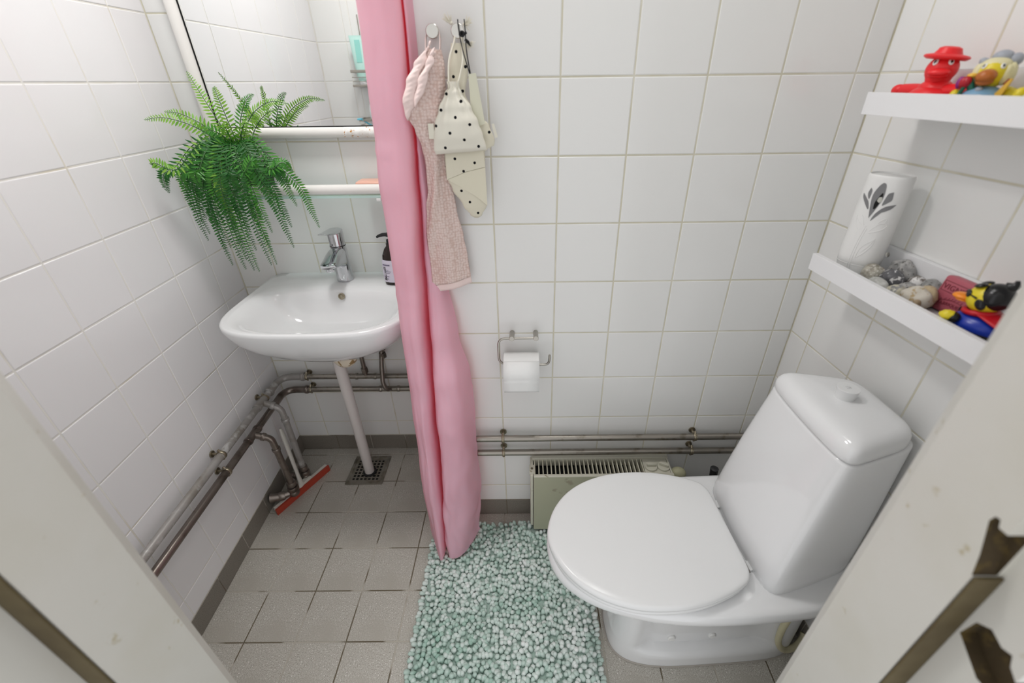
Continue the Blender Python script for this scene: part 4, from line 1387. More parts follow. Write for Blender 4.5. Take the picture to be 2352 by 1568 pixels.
part('sealant', loft([tring(0.30, .244, .274, .114, 3.2, 5.0, 0.0002), tring(0.30, .246, .275, .1155, 3.2, 5.0, 0.0012), tring(0.30, .2425, .2725, .1122, 3.2, 5.0, 0.003)], False, False), M_sil, to)

LIDW = [(.277, .000), (.277, .050), (.2775, .098), (.281, .118), (.291, .134), (.310, .146), (.336, .1575), (.379, .171), (.416, .1785), (.46, .183), (.516, .181), (.560, .1725), (.600, .158), (.635, .138), (.665, .112), (.690, .079), (.706, .045), (.714, .015), (.715, .0)]


def lid_outline(n=60):
    half = catmull([Vector((a, b, 0)) for a, b in LIDW], n)
    half[0].y = 0
    half[-1].y = 0
    up = [(p.x, max(p.y, 0)) for p in half]
    return up + [(a, -b) for a, b in up[-2:0:-1]]


LO = lid_outline()


def scaled(out, k, da=0.0, c=(0.475, 0.0)):
    return [(c[0] + (a - c[0]) * k + da, c[1] + (b - c[1]) * k) for a, b in out]


def lid_stack(levels):
    return loft([[TL(a, b, z + dz * 0) for a, b in scaled(LO, k)] for (z, k) in levels for dz in (0,)])


part('seat', lid_stack([(0.4000, 0.965), (0.4005, 0.976), (0.4040, 0.986), (0.4110, 0.986), (0.4138, 0.978), (0.4140, 0.95)]), M_plastic, to, sharp=60)
part('lid', lid_stack([(0.4162, 0.968), (0.4164, 0.984), (0.4190, 0.997), (0.4245, 1.0), (0.4300, 0.995), (0.4328, 0.984), (0.4342, 0.965), (0.4348, 0.90), (0.4356, 0.6), (0.436, 0.2)]), M_plastic, to, sharp=60)
for sg in (-1, 1):
    part('hinge', tube([TL(0.272, sg * 0.066, 0.4095), TL(0.272, sg * 0.104, 0.4095)], 0.0048, 14), M_pipe_d, to)
    part('hinge_foot', cyl(TL(0.262, sg * 0.085, 0.3975), TL(0.262, sg * 0.085, 0.405), 0.012, 18), M_plastic, to)

tank = []
for (z, af, w, ab, e) in ((0.3795, .200, .120, .05, 5), (0.3805, .240, .144, .03, 6), (0.386, .254, .1525, .022, 8), (0.396, .2605, .156, .020, 9), (0.42, .260, .156, .019, 9), (0.50, .248, .1515, .018, 9), (0.60, .231, .1445, .018, 9), (0.70, .2125, .136, .018, 9), (0.752, .2025, .1315, .018, 9), (0.7575, .2015, .1305, .018, 9), (0.7595, .197, .127, .021, 9)):
    ca = (af + ab) / 2
    l = (af - ab) / 2

    def bow(a, b, z, af=af, ab=ab):
        s = (a - ab) / (af - ab)
        return a - 0.009 * (abs(b) / 0.15) ** 2 * s, b * (1 - 0.36 * max(0.0, 1 - s) ** 1.2)
    tank.append(tring(ca, l, l, w, e, e * 0.7, z, mod=bow))
part('cistern', loft(tank), M_ceramic, to, sharp=65)
M_seam = mat('dark_brown_seam', (0.16, 0.13, 0.075), 0.8)  # dark brown band set into the gap under the cistern lid
lidk = []
seam = []
for (z, g, wz) in ((0.7592, -.0045, -.0045), (0.7622, -.0045, -.0045), (0.7622, -.004, -.004), (0.7624, -.0005, -.0005), (0.765, .001, .001), (0.776, .0005, .0005), (0.786, -.0015, -.0015), (0.794, -.0065, -.0065), (0.7995, -.014, -.014), (0.803, -.024, -.024), (0.8058, -.042, -.046), (0.8075, -.066, -.085), (0.808, -.080, -.115)):
    af, ab, w = 0.2020 + g, 0.032 - g * 0.85, 0.1310 + wz
    ca, l = (af + ab) / 2, (af - ab) / 2

    def bow2(a, b, z, af=af, ab=ab):
        s = (a - ab) / max(af - ab, 1e-6)
        return a - 0.009 * (abs(b) / 0.15) ** 2 * s, b * (1 - 0.35 * max(0.0, 1 - s) ** 1.1)
    (seam if len(seam) < 2 else lidk).append(tring(ca, l, l, w, 8.5, 6, z, mod=bow2))
ld = part('cistern_lid', loft(lidk), M_ceramic, to, sharp=65)
part('seam', loft(seam, False, False), M_seam, to)
bc = TL(0.118, 0.012, 0)
bn = part('flush_button', lathe([(0.0178, 0.806), (0.0180, 0.814), (0.0195, 0.8275), (0.0202, 0.829), (0.0199, 0.8302), (0.001, 0.8305)], bc, 36), M_plastic, ld)
M_mark = mat('grey_mark', (0.35, 0.35, 0.36), 0.6)
mk = MB()
for (a, b, c, d) in ((-.0045, .0005, -.003, -.0026), (-.0045, .0005, .0026, .003), (.0001, .0005, -.003, .003), (.002, .0024, -.003, .003), (.004, .0044, -.003, .003), (.002, .0044, -.0002, .0002), (-.0045, -.0041, -.0026, -.0005)):
    mk.add(box(bc.x + a, bc.x + b, bc.y + c, bc.y + d, 0.83045, 0.83075))
mk.build('mark', M_mark, ld, smooth=False)

M_hose = mat('cream_rubber_hose', (0.58, 0.54, 0.36), 0.45)
hs = thing('water_hose', 'cream rubber hose looping from cistern to floor', 'hose', (0.76, -0.47, 0.012))
hp = [(0.775, -0.445, 0.385), (0.762, -0.462, 0.325), (0.735, -0.470, 0.250), (0.724, -0.472, 0.165), (0.733, -0.471, 0.085), (0.762, -0.468, 0.034), (0.800, -0.458, 0.022), (0.83, -0.44, 0.03), (0.8365, -0.43, 0.04)]
part('hose', tube(catmull(hp, 50), 0.0082, 16), M_hose, hs)
part('ferrule', cyl((0.776, -0.4445, 0.365), (0.777, -0.444, 0.384), 0.0115, 16), M_steel2, hs)

# ------------------------------------------------------------------ bath mat
M_mat = mat('mint_chenille', (0.42, 0.55, 0.49), 0.95, spec=0.05)
nt = M_mat.node_tree
g = nt.nodes.new('ShaderNodeNewGeometry')
tcn = nt.nodes.new('ShaderNodeTexCoord')
nn = nt.nodes.new('ShaderNodeTexNoise')
nn.inputs['Scale'].default_value = 7.0
nn.inputs['Detail'].default_value = 2
nt.links.new(tcn.outputs['Object'], nn.inputs['Vector'])
mm = nt.nodes.new('ShaderNodeMath')
mm.operation = 'MULTIPLY_ADD'
mm.inputs[1].default_value = 0.55
nt.links.new(g.outputs['Random Per Island'], mm.inputs[0])
sb = nt.nodes.new('ShaderNodeMapRange')
sb.inputs['From Min'].default_value = 0.3
sb.inputs['From Max'].default_value = 0.7
sb.inputs['To Max'].default_value = 0.5
nt.links.new(nn.outputs['Fac'], sb.inputs['Value'])
nt.links.new(sb.outputs['Result'], mm.inputs[2])
rp = nt.nodes.new('ShaderNodeValToRGB')
rp.color_ramp.elements[0].color = (0.33, 0.52, 0.43, 1)
rp.color_ramp.elements[1].color = (0.84, 0.88, 0.86, 1)
nt.links.new(mm.outputs['Value'], rp.inputs['Fac'])
nt.links.new(rp.outputs['Color'], nt.nodes['Principled BSDF'].inputs['Base Color'])
nb2 = nt.nodes.new('ShaderNodeTexNoise')
nb2.inputs['Scale'].default_value = 700
nt.links.new(tcn.outputs['Object'], nb2.inputs['Vector'])
bpm = nt.nodes.new('ShaderNodeBump')
bpm.inputs['Strength'].default_value = 0.5
bpm.inputs['Distance'].default_value = 0.002
nt.links.new(nb2.outputs['Fac'], bpm.inputs['Height'])
nt.links.new(bpm.outputs['Normal'], nt.nodes['Principled BSDF'].inputs['Normal'])
M_back = mat('mat_backing', (0.40, 0.52, 0.46), 0.95)
mx0, mx1, my0, my1 = -0.243, 0.262, -0.665, -0.058
bmt = thing('bath_mat', 'mint green chenille bath mat on the floor', 'bath mat', (0.01, -0.36, 0.0))


def mat_z(x, y):
    h = 0.004 + 0.004 * noise.noise(Vector((x * 6, y * 6, 3)))
    h += 0.018 * math.exp(-((x - 0.10) / 0.06) ** 2 - ((y + 0.088) / 0.028) ** 2)
    h += 0.009 * math.exp(-((x + 0.02) / 0.09) ** 2 - ((y + 0.14) / 0.05) ** 2)
    h += 0.006 * math.exp(-((x - 0.12) / 0.05) ** 2 - ((y + 0.45) / 0.12) ** 2)
    return max(h, 0.002)


rows = [[(mx0 + (mx1 - mx0) * i / 30, my0 + (my1 - my0) * k / 36, mat_z(mx0 + (mx1 - mx0) * i / 30, my0 + (my1 - my0) * k / 36)) for i in range(31)] for k in range(37)]
bk = part('backing', grid(rows), M_back, bmt)
solidify(bk, 0.003, 0.0)
rm = random.Random(11)
mb = MB()
sx_, sy_ = 0.0118, 0.0108
nxr, nyr = int((mx1 - mx0) / sx_), int((my1 - my0) / sy_)
NS = 7
for i in range(nxr + 1):
    for k in range(nyr + 1):
        x = mx0 + (mx1 - mx0) * i / nxr + rm.uniform(-0.0028, 0.0028)
        y = my0 + (my1 - my0) * k / nyr + rm.uniform(-0.003, 0.003)
        edge = min(x - mx0, mx1 - x, y - my0, my1 - y)
        if y > -0.092 and 0.088 < x:
            continue                                    # mat ends at the heater foot
        L = rm.uniform(0.014, 0.022)
        R = rm.uniform(0.0056, 0.0078)
        lean = Vector((rm.gauss(0.0, 0.45), rm.gauss(-0.25, 0.45), 1.0))
        if i == 0:
            lean = Vector((-1.2, rm.gauss(0, .15), 0.55))
            L *= 0.85
        elif i == nxr:
            lean = Vector((1.0, rm.gauss(0, .3), 0.6))
            L *= 0.85
        elif k == nyr:
            lean += Vector((0, 0.5, 0))
        d = lean.normalized()
        p = Vector((x, y, mat_z(x, y) + 0.0005))
        a = d.orthogonal().normalized()
        b = d.cross(a)
        rings = []
        for (t, rr) in ((0.0, 0.62), (0.35, 1.0), (0.72, 0.98), (0.92, 0.66), (1.0, 0.22)):
            c = p + d * (L * t)
            rings.append([c + (a * cos(2 * pi * j / NS) + b * sin(2 * pi * j / NS)) * (R * rr) for j in range(NS)])
        mb.add(loft(rings, False, True))
pile = mb.build('pile', M_mat, bmt, sharp=80)
pile['kind'] = 'stuff'

# ------------------------------------------------------------------ wall ledges
EU = (RW(1, 0) - RW(0, 0)).normalized()
EN = (RW(0, 0, 1) - RW(0, 0, 0)).normalized()
M_ledge = mat('white_foil_board', (0.79, 0.79, 0.80), 0.3)


def rbar(u0, u1, o0_, o1_, z0, z1, bev=0.0006):
    v, f = box(u0, u1, o0_, o1_, z0, z1, bev)
    return ([RW(p.x, p.z, p.y) for p in v], f)


def ledge(z, u0, u1, lab, screws):
    t = thing('wall_ledge', lab, 'shelf', RW((u0 + u1) / 2, z, 0.0), 'white wall ledges')
    part('base', rbar(u0, u1, 0.0125, 0.1075, z, z + 0.0105), M_ledge, t, smooth=False)
    part('front_lip', rbar(u0, u1, 0.1077, 0.119, z, z + 0.0355), M_ledge, t, smooth=False)
    bp_ = part('back_plate', rbar(u0, u1, 0.0006, 0.0123, z, z + 0.068), M_ledge, t, smooth=False)
    for u in screws:
        part('screw', lathe([(0.0048, 0.0), (0.0048, 0.0008), (0.0038, 0.0012), (0.001, 0.0008)], RW(u, z + 0.052, 0.0123), 18, EN), M_steel, bp_)
    return t


ledge(0.9995, 0.137, 0.665, 'lower white wall ledge holding stones and soap', [0.205, 0.60])
ledge(1.3020, 0.137, 0.665, 'upper white wall ledge holding rubber ducks', [0.205, 0.60])
SZ1, SZ2 = 0.9995 + 0.0106, 1.3020 + 0.0106


class Frame:
    """local frame: x forward, y to its left, z up"""
    def __init__(s, o, fwd, k=1.0, mirror=False):
        f = Vector((fwd[0], fwd[1], 0)).normalized()
        l = Vector((-f.y, f.x, 0)) * (-1 if mirror else 1)
        s.M = Matrix.Translation(Vector(o)) @ Matrix((f, l, Vector((0, 0, 1)))).transposed().to_4x4() @ Matrix.Scale(k, 4)

    def __call__(s, vf):
        return xform(vf, s.M)

    def p(s, x, y, z):
        return s.M @ Vector((x, y, z))


def rotm(ax, deg):
    return Matrix.Rotation(radians(deg), 3, ax)


M_redv = mat('red_vinyl', (0.83, 0.022, 0.028), 0.38, sss=0.1)
M_yel = mat('yellow_vinyl', (0.74, 0.60, 0.025), 0.35)
M_eye = mat('white_eye_paint', (0.82, 0.82, 0.80), 0.3)
M_pup = mat('black_eye_paint', (0.008, 0.008, 0.008), 0.2)
M_cream = mat('cream_vinyl', (0.74, 0.68, 0.42), 0.45)
M_greyv = mat('blue_grey_vinyl', (0.36, 0.38, 0.43), 0.45)
M_brownbill = mat('brown_orange_vinyl', (0.44, 0.125, 0.018), 0.35)
M_orange = mat('orange_vinyl', (0.88, 0.27, 0.018), 0.32)
M_lblue = mat('light_blue_vinyl', (0.20, 0.38, 0.55), 0.4)
M_white = mat('white_vinyl', (0.80, 0.80, 0.81), 0.4)
M_blue = mat('royal_blue_vinyl', (0.008, 0.035, 0.36), 0.25)
M_cape = mat('crimson_vinyl', (0.52, 0.008, 0.018), 0.35)
M_hair = mat('black_vinyl_hair', (0.010, 0.010, 0.011), 0.22)
M_tulip = mat('tulip_red', (0.45, 0.012, 0.025), 0.3)
M_leaf = mat('dark_leaf_green', (0.01, 0.12, 0.07), 0.35)
M_purple = mat('purple_vinyl', (0.28, 0.02, 0.20), 0.35)
M_cheese = mat('cheese_yellow', (0.83, 0.50, 0.06), 0.4)
M_pale = dot_mat('pale_green_cloth_with_dots', (0.66, 0.74, 0.55), (0.03, 0.20, 0.10), 0.012, 0.0016, 0.3)


def bill(F, c, l, w, h, droop=0.0):
    """two lobed duck bill"""
    up = ellipsoid((c[0] + l * 0.32, c[1], c[2]), (l * 0.75, w, h), rotm('Y', 12 + droop), 20, 12, fn=lambda d: 1 + 0.15 * max(0, d.x) - 0.12 * max(0, -d.z))
    lo = ellipsoid((c[0] + l * 0.22, c[1], c[2] - h * 0.72), (l * 0.66, w * 0.86, h * 0.55), rotm('Y', 12 + droop), 20, 10)
    return [F(up), F(lo)]


def eyes(F, par, hc, hr, az, el, size):
    for sg in (-1, 1):
        d = Vector((cos(radians(el)) * cos(radians(az)), sg * cos(radians(el)) * sin(radians(az)), sin(radians(el))))
        c = Vector(hc) + Vector((d.x * hr[0], d.y * hr[1], d.z * hr[2]))
        R_ = Vector((1, 0, 0)).rotation_difference(d).to_matrix()
        e = part('eye', F(ellipsoid(c, (size * 0.35, size * 0.78, size), R_, 16, 10)), M_eye, par)
        part('pupil', F(ellipsoid(c + d * size * 0.22, (size * 0.22, size * 0.40, size * 0.58), R_, 14, 8)), M_pup, e)


# red duck with a brimmed hat
o = RW(0.207, SZ2, 0.060)
rd = thing('rubber_duck', 'all red rubber duck in a brimmed hat with outstretched arms', 'rubber duck', o, 'rubber ducks on the ledges')
F = Frame(o, (-0.70, -0.71))
FB = Frame(o, (-0.99, -0.06))
mbx = MB()
mbx.add(FB(ellipsoid((-0.002, 0, 0.0185), (0.034, 0.036, 0.0185), nu=28, nv=16)))
mbx.add(FB(ellipsoid((-0.001, 0, 0.030), (0.022, 0.027, 0.015), nu=24, nv=12)))
mbx.build('body', M_redv, rd)
for sg in (-1, 1):
    arm = part('arm', FB(tube([(0.0, sg * 0.018, 0.027), (0.001, sg * 0.040, 0.0275), (0.003, sg * 0.0595, 0.0275)], [0.0105, 0.0105, 0.0098], 16)), M_redv, rd)
    part('hand', FB(ellipsoid((0.004, sg * 0.068, 0.027), (0.0098, 0.0125, 0.0098), nu=18, nv=12)), M_redv, arm)
hd = part('head', F(ellipsoid((0.001, 0, 0.0585), (0.0205, 0.0218, 0.0215), nu=28, nv=18, fn=lambda d: 1 - 0.06 * max(0, d.z))), M_redv, rd)
part('neck', F(tube([(0, 0, 0.030), (0, 0, 0.038), (0, 0, 0.046)], [0.019, 0.0155, 0.018], 24)), M_redv, rd)
parts('bill', bill(F, (0.0185, 0, 0.0535), 0.013, 0.0150, 0.0062, -4), M_redv, hd)
eyes(F, hd, (0.001, 0, 0.0585), (0.0205, 0.0218, 0.0215), 30, 26, 0.0050)
Fh = Frame(o, (-0.70, -0.71))
Th = Matrix.Translation((0, 0, 0.0745)) @ Matrix.Rotation(radians(-6), 4, 'X')
hat = part('hat', Fh(xform(lathe([(0.012, -0.003), (0.026, -0.0035), (0.0305, -0.001), (0.0312, 0.001), (0.029, 0.003), (0.019, 0.0048), (0.0165, 0.009), (0.0150, 0.0125), (0.010, 0.0148), (0.001, 0.0152)], (0, 0, 0), 40), Th)), M_redv, rd)

# costumed duck with cheese and tulips
o = RW(0.296, SZ2, 0.060)
d2 = thing('rubber_duck', 'yellow rubber duck with grey bonnet, cheese wedge and tulips', 'rubber duck', o, 'rubber ducks on the ledges')
F = Frame(o, (-0.80, -0.60), mirror=True)
part('body', F(ellipsoid((0.0, 0, 0.0165), (0.029, 0.030, 0.0165), nu=26, nv=14)), M_yel, d2)
part('dress', F(ellipsoid((0.004, 0, 0.019), (0.0275, 0.0265, 0.0165), nu=26, nv=14)), M_lblue, d2)
part('apron', F(ellipsoid((0.0105, 0.0, 0.0155), (0.0245, 0.020, 0.0145), nu=24, nv=14)), M_white, d2)
hd = part('head', F(ellipsoid((0.0, 0, 0.0505), (0.0185, 0.0192, 0.0195), nu=26, nv=16)), M_yel, d2)
br = MB()
for k in range(14):
    a = radians(55 + 250 * k / 13)
    br.add(F(ellipsoid((-0.004 + 0.0175 * cos(a) * 0.9, 0.0192 * sin(a), 0.0515 - 0.010 * abs(sin(a * 1.0)) * (k % 2) * 0.3), (0.0068, 0.0062, 0.0135), nu=12, nv=8)))
br.add(F(ellipsoid((-0.003, 0, 0.0605), (0.0172, 0.0190, 0.0115), nu=22, nv=12)))
br.build('hair', M_cream, hd)
bo = MB()
bo.add(F(ellipsoid((-0.006, -0.002, 0.071), (0.010, 0.0125, 0.0095), rotm('Y', -10), 18, 10)))
bo.add(F(ellipsoid((-0.007, -0.017, 0.068), (0.0085, 0.0085, 0.0085), None, 16, 10)))
bo.add(F(ellipsoid((-0.004, 0.0165, 0.066), (0.0042, 0.0105, 0.0055), rotm('X', 38), 16, 10, fn=lambda d: 1 - 0.4 * max(0, d.y))))
bo.add(F(ellipsoid((-0.012, -0.004, 0.064), (0.010, 0.0165, 0.0085), None, 16, 10)))
bo.build('bonnet', M_greyv, hd)
parts('bill', bill(F, (0.0165, 0.0015, 0.0475), 0.0145, 0.0118, 0.0092, 4), M_brownbill, hd)
eyes(F, hd, (0.0, 0, 0.0505), (0.0185, 0.0192, 0.0195), 38, 30, 0.0042)
for sg in (-1, 1):
    part('bow', F(ellipsoid((0.006, sg * 0.0195, 0.0405), (0.0022, 0.0048, 0.0042), None, 12, 8)), M_tulip, hd)
part('brooch', F(ellipsoid((0.0225, 0.003, 0.0305), (0.0035, 0.0048, 0.0035), nu=14, nv=8, fn=lambda d: 1 + 0.15 * sin(d.y * 25) * sin(d.z * 25))), M_greyv, d2)
wl_ = part('wing', F(ellipsoid((0.010, 0.031, 0.0215), (0.0085, 0.0075, 0.0095), nu=18, nv=10)), M_yel, d2)
wr_ = part('wing', F(ellipsoid((0.006, -0.0305, 0.022), (0.0115, 0.0085, 0.0110), nu=18, nv=10, fn=lambda d: 1 + 0.06 * sin(d.x * 12))), M_yel, d2)
part('tail', F(ellipsoid((-0.018, -0.022, 0.0265), (0.012, 0.009, 0.008), nu=16, nv=10)), M_yel, d2)
ch = part('cheese', F(plate([(-0.012, 0.018), (-0.0135, 0.0205), (-0.026, 0.0445), (-0.028, 0.044), (-0.024, 0.024)], (0.012, 0, 0), (0, 1, 0), (0, 0, 1), 0.011)), M_cheese, d2, smooth=False)
part('oven_glove', F(ellipsoid((0.017, -0.018, 0.0165), (0.006, 0.008, 0.006), nu=14, nv=8)), mat('slate_blue_vinyl', (0.06, 0.13, 0.2), 0.4), d2)
tu = MB()
for (y, z, r) in ((0.022, 0.041, 0.0062), (0.0255, 0.0405, 0.0052)):
    tu.add(F(ellipsoid((0.016, y, z), (r, r, 0.0092), nu=16, nv=10, fn=lambda d: 1 - 0.25 * max(0, d.z) + 0.05 * sin(d.x * 20))))
tu.build('tulip', M_tulip, d2)
part('tulip', F(ellipsoid((0.013, 0.030, 0.0395), (0.005, 0.005, 0.0085), nu=14, nv=8)), M_purple, d2)
part('tulip', F(ellipsoid((0.011, 0.0195, 0.0485), (0.0075, 0.0065, 0.0036), nu=14, nv=8)), M_cheese, d2)
part('tulip_leaf', F(ellipsoid((0.0155, 0.0150, 0.034), (0.0032, 0.0045, 0.0150), rotm('X', -28), 14, 10)), M_leaf, d2)
part('tulip_stem', F(tube([(0.018, 0.0275, 0.012), (0.017, 0.0225, 0.034)], 0.0028, 8)), M_leaf, d2)

# third duck at the frame edge
o = RW(0.388, SZ2, 0.058)
d3 = thing('rubber_duck', 'yellow duck in pale green dotted dress at right edge', 'rubber duck', o, 'rubber ducks on the ledges')
F = Frame(o, (-0.85, -0.5))
part('body', F(ellipsoid((0.0, 0, 0.018), (0.028, 0.030, 0.018), nu=24, nv=14)), M_pale, d3)
hd = part('head', F(ellipsoid((0.0, -0.002, 0.052), (0.019, 0.0195, 0.0195), nu=24, nv=14)), M_yel, d3)
parts('bill', bill(F, (0.0165, -0.002, 0.048), 0.013, 0.0115, 0.0065), M_orange, hd)
eyes(F, hd, (0.0, -0.002, 0.052), (0.019, 0.0195, 0.0195), 38, 28, 0.0042)
part('wing', F(ellipsoid((0.012, 0.027, 0.0300), (0.0068, 0.0115, 0.0075), rotm('X', 25), 16, 10)), M_yel, d3)
part('wing', F(ellipsoid((0.006, -0.030, 0.024), (0.0085, 0.0075, 0.0105), nu=16, nv=10)), M_yel, d3)
part('belt', F(ellipsoid((0.004, 0.004, 0.0165), (0.0272, 0.028, 0.0042), nu=20, nv=8)), mat('brown_belt', (0.07, 0.045, 0.03), 0.5), d3)

# caped duck on the lower ledge
o = RW(0.458, SZ1, 0.064)
sd = thing('rubber_duck', 'black haired rubber duck in blue suit and red cape', 'rubber duck', o, 'rubber ducks on the ledges')
F = Frame(o, (-0.42, 0.91), 1.10)
part('body', F(ellipsoid((-0.004, 0, 0.0185), (0.0345, 0.0270, 0.0185), nu=28, nv=16, fn=lambda d: 1 + 0.08 * max(0, -d.x))), M_blue, sd)
part('outline', F(loft([[(-0.004 + (0.0352 + k) * cos(2 * pi * j / 40), (0.0277 + k) * sin(2 * pi * j / 40), z) for j in range(40)] for k, z in ((0, 0.010), (0.0006, 0.0125), (0, 0.015))], False, False)), M_hair, sd)
part('collar', F(tube([(0.016 * cos(t) + 0.004, 0.0168 * sin(t), 0.0375 - 0.003 * cos(t)) for t in [2 * pi * k / 28 for k in range(29)]], 0.0038, 10)), M_cape, sd)
HC = (0.005, 0.0, 0.0555)
hd = part('head', F(ellipsoid(HC, (0.0205, 0.0200, 0.0205), nu=28, nv=18)), M_yel, sd)
hr = MB()
hr.add(F(ellipsoid((-0.0035, 0, 0.0615), (0.0188, 0.0206, 0.0188), rotm('Y', -14), 28, 16)))
hr.add(F(tube([(-0.010, -0.004, 0.0775), (-0.014, -0.004, 0.0825), (-0.013, -0.004, 0.0880)], [0.008, 0.0045, 0.0022], 12)))
for sg in (-1, 1):
    hr.add(F(ellipsoid((0.003, sg * 0.0180, 0.0520), (0.0060, 0.0035, 0.0085), rotm('Y', 30), 14, 8)))
    hr.add(F(ellipsoid((0.0145, sg * 0.0085, 0.0735), (0.0070, 0.0075, 0.0030), rotm('Y', 25), 14, 8)))
hr.build('hair', M_hair, hd)
parts('bill', bill(F, (0.0235, 0, 0.0500), 0.0150, 0.0108, 0.0052, -10), M_orange, hd)
gl = MB()
for sg in (-1, 1):
    d = Vector((0.80, sg * 0.56, 0.20)).normalized()
    c = Vector(HC) + Vector((d.x * 0.0205, d.y * 0.0202, d.z * 0.0205))
    gl.add(F(ellipsoid(c, (0.0022, 0.0060, 0.0050), Vector((1, 0, 0)).rotation_difference(d).to_matrix(), 16, 10)))
    gl.add(F(tube([c, Vector(HC) + Vector((0.004, sg * 0.0205, 0.0035))], 0.0013, 8)))
gl.add(F(tube([(0.0262, -0.006, 0.0600), (0.0268, 0, 0.0605), (0.0262, 0.006, 0.0600)], 0.0011, 8)))
gl.build('sunglasses', M_hair, hd)
capev = []
for k in range(10):
    t = k / 9
    capev.append([(0.006 - 0.052 * t, (0.0185 + 0.012 * t) * sin(a), 0.0395 - 0.004 * t + (0.004 + 0.001 * t) * cos(a) * 0.6 - 0.010 * t * abs(sin(a)) + 0.0010 * sin(a * 7) * t) for a in [radians(-95 + 190 * j / 16) for j in range(17)]])
o2 = part('cape', F(grid(capev)), M_cape, sd)
solidify(o2, 0.0022)
for sg, c in ((1, (0.026, 0.024, 0.0265)), (-1, (0.010, -0.0285, 0.0180))):
    w = part('hand', F(ellipsoid(c, (0.0105, 0.0080, 0.0075), rotm('Z', 20 * sg), 18, 12, fn=lambda d: 1 + 0.05 * sin(d.x * 14))), M_yel, sd)
    part('cuff', F(ellipsoid((c[0] - 0.005, c[1] - sg * 0.002, c[2] - 0.0012), (0.0085, 0.0082, 0.0078), nu=16, nv=10)), M_hair, w)
em = F.p(0.0265, -0.0085, 0.0290)
en_ = (F.p(1, -0.45, 0.75) - F.p(0, 0, 0)).normalized()
ev = (Vector((0, 0, 1)) - en_ * en_.z).normalized()
eu_ = ev.cross(en_)
part('emblem_border', plate([(-0.0062, 0.0046), (0.0062, 0.0046), (0.0, -0.0068)], em, eu_, ev, 0.0012), M_hair, sd, smooth=False)
part('emblem', plate([(-0.0046, 0.0036), (0.0046, 0.0036), (0.0, -0.0048)], em + en_ * 0.0006, eu_, ev, 0.0012), M_yel, sd, smooth=False)
part('bolt', plate([(0.0012, 0.0034), (-0.0012, 0.0002), (0.0004, 0.0004), (-0.0010, -0.0028), (0.0018, 0.0010), (0.0004, 0.0010), (0.0022, 0.0034)], em + en_ * 0.0012, eu_, ev, 0.0012), M_orange, sd, smooth=False)

# ------------------------------------------------------------------ pink soap block with lettering
M_rose = mat('rose_soap', (0.44, 0.105, 0.14), 0.5, sss=0.08, bump=(70, 0.2))
M_rose_d = mat('rose_soap_stamp', (0.21, 0.030, 0.045), 0.55)
sb_ = thing('soap_block', 'rose pink stamped soap block leaning on lower ledge', 'soap', RW(0.395, SZ1, 0.03))
tl = radians(9)
SN = (EN * cos(tl) + Vector((0, 0, 1)) * sin(tl)).normalized()
SU = EU.copy()
SV = SN.cross(SU).normalized()
S0 = RW(0.395, SZ1 + 0.0002, 0.0335)


def soapbox(a0, a1, b0, b1, c0, c1, bev):
    v, f = box(a0, a1, b0, b1, c0, c1, bev, 2)
    return ([S0 + SU * p.x + SV * p.y + SN * p.z for p in v], f)


part('block', soapbox(-0.0400, 0.0400, 0.0, 0.0600, -0.010, 0.0125, 0.005), M_rose, sb_, sharp=30)
rim = MB()
for (a0, a1, b0, b1) in ((-0.0355, 0.0355, 0.0505, 0.0515), (-0.0355, 0.0355, 0.0340, 0.0350), (-0.0355, -0.0345, 0.0340, 0.0515), (0.0345, 0.0355, 0.0340, 0.0515)):
    rim.add(soapbox(a0, a1, b0, b1, 0.0118, 0.0130, 0.0003))
rim.build('panel_rim', M_rose_d, sb_, smooth=False)


def lettering(txt, size, a, b, parent, arc=0.0, mat_=M_rose_d):
    cu_ = bpy.data.curves.new('lettering', 'FONT')
    cu_.body = txt
    cu_.size = size
    cu_.extrude = 0.0004
    cu_.align_x = 'LEFT'
    cu_.space_character = 1.08
    ob = bpy.data.objects.new('lettering_tmp', cu_)
    COL.objects.link(ob)
    bpy.context.view_layer.update()
    me = bpy.data.meshes.new_from_object(ob.evaluated_get(bpy.context.evaluated_depsgraph_get()))
    vs_ = [v.co.copy() for v in me.vertices]
    fs_ = [tuple(p.vertices) for p in me.polygons]
    bpy.data.objects.remove(ob)
    out = []
    for v in vs_:
        x, y = v.x + a, v.y + b
        y -= arc * x * x
        out.append(S0 + SU * x + SV * y + SN * (0.0128 + v.z))
    return part('lettering', (out, fs_), mat_, parent, smooth=False)


lettering('VIGNE RO', 0.0125, -0.0335, 0.0382, sb_)
lettering('FABRIQUE', 0.0075, -0.0270, 0.0150, sb_, 6.0)
lettering('A', 0.0070, -0.0330, 0.0110, sb_)
parts('sprig', [tube([S0 + SU * x + SV * (0.0245 - 9.0 * x * x) + SN * 0.0127 for x in [-0.037 + 0.074 * k / 14 for k in range(15)]], 0.0005, 6)] +
      [tube([S0 + SU * x + SV * (0.0250 - 9.0 * x * x) + SN * 0.0127, S0 + SU * (x + 0.002) + SV * (0.0285 - 9.0 * x * x) + SN * 0.0127], 0.0004, 5) for x in (-0.026, -0.019, -0.013, -0.008, -0.003, 0.003, 0.009)], M_rose_d, sb_)

# ------------------------------------------------------------------ stones
def stone_mat(name, c1, c2, c3, sc, lo, hi, rough):
    return mat(name, c1, rough, noise_col=[(sc, c2, lo, hi, 4), (sc * 2.3, c3, 0.58, 0.64, 3)], bump=(sc * 1.5, 0.3))


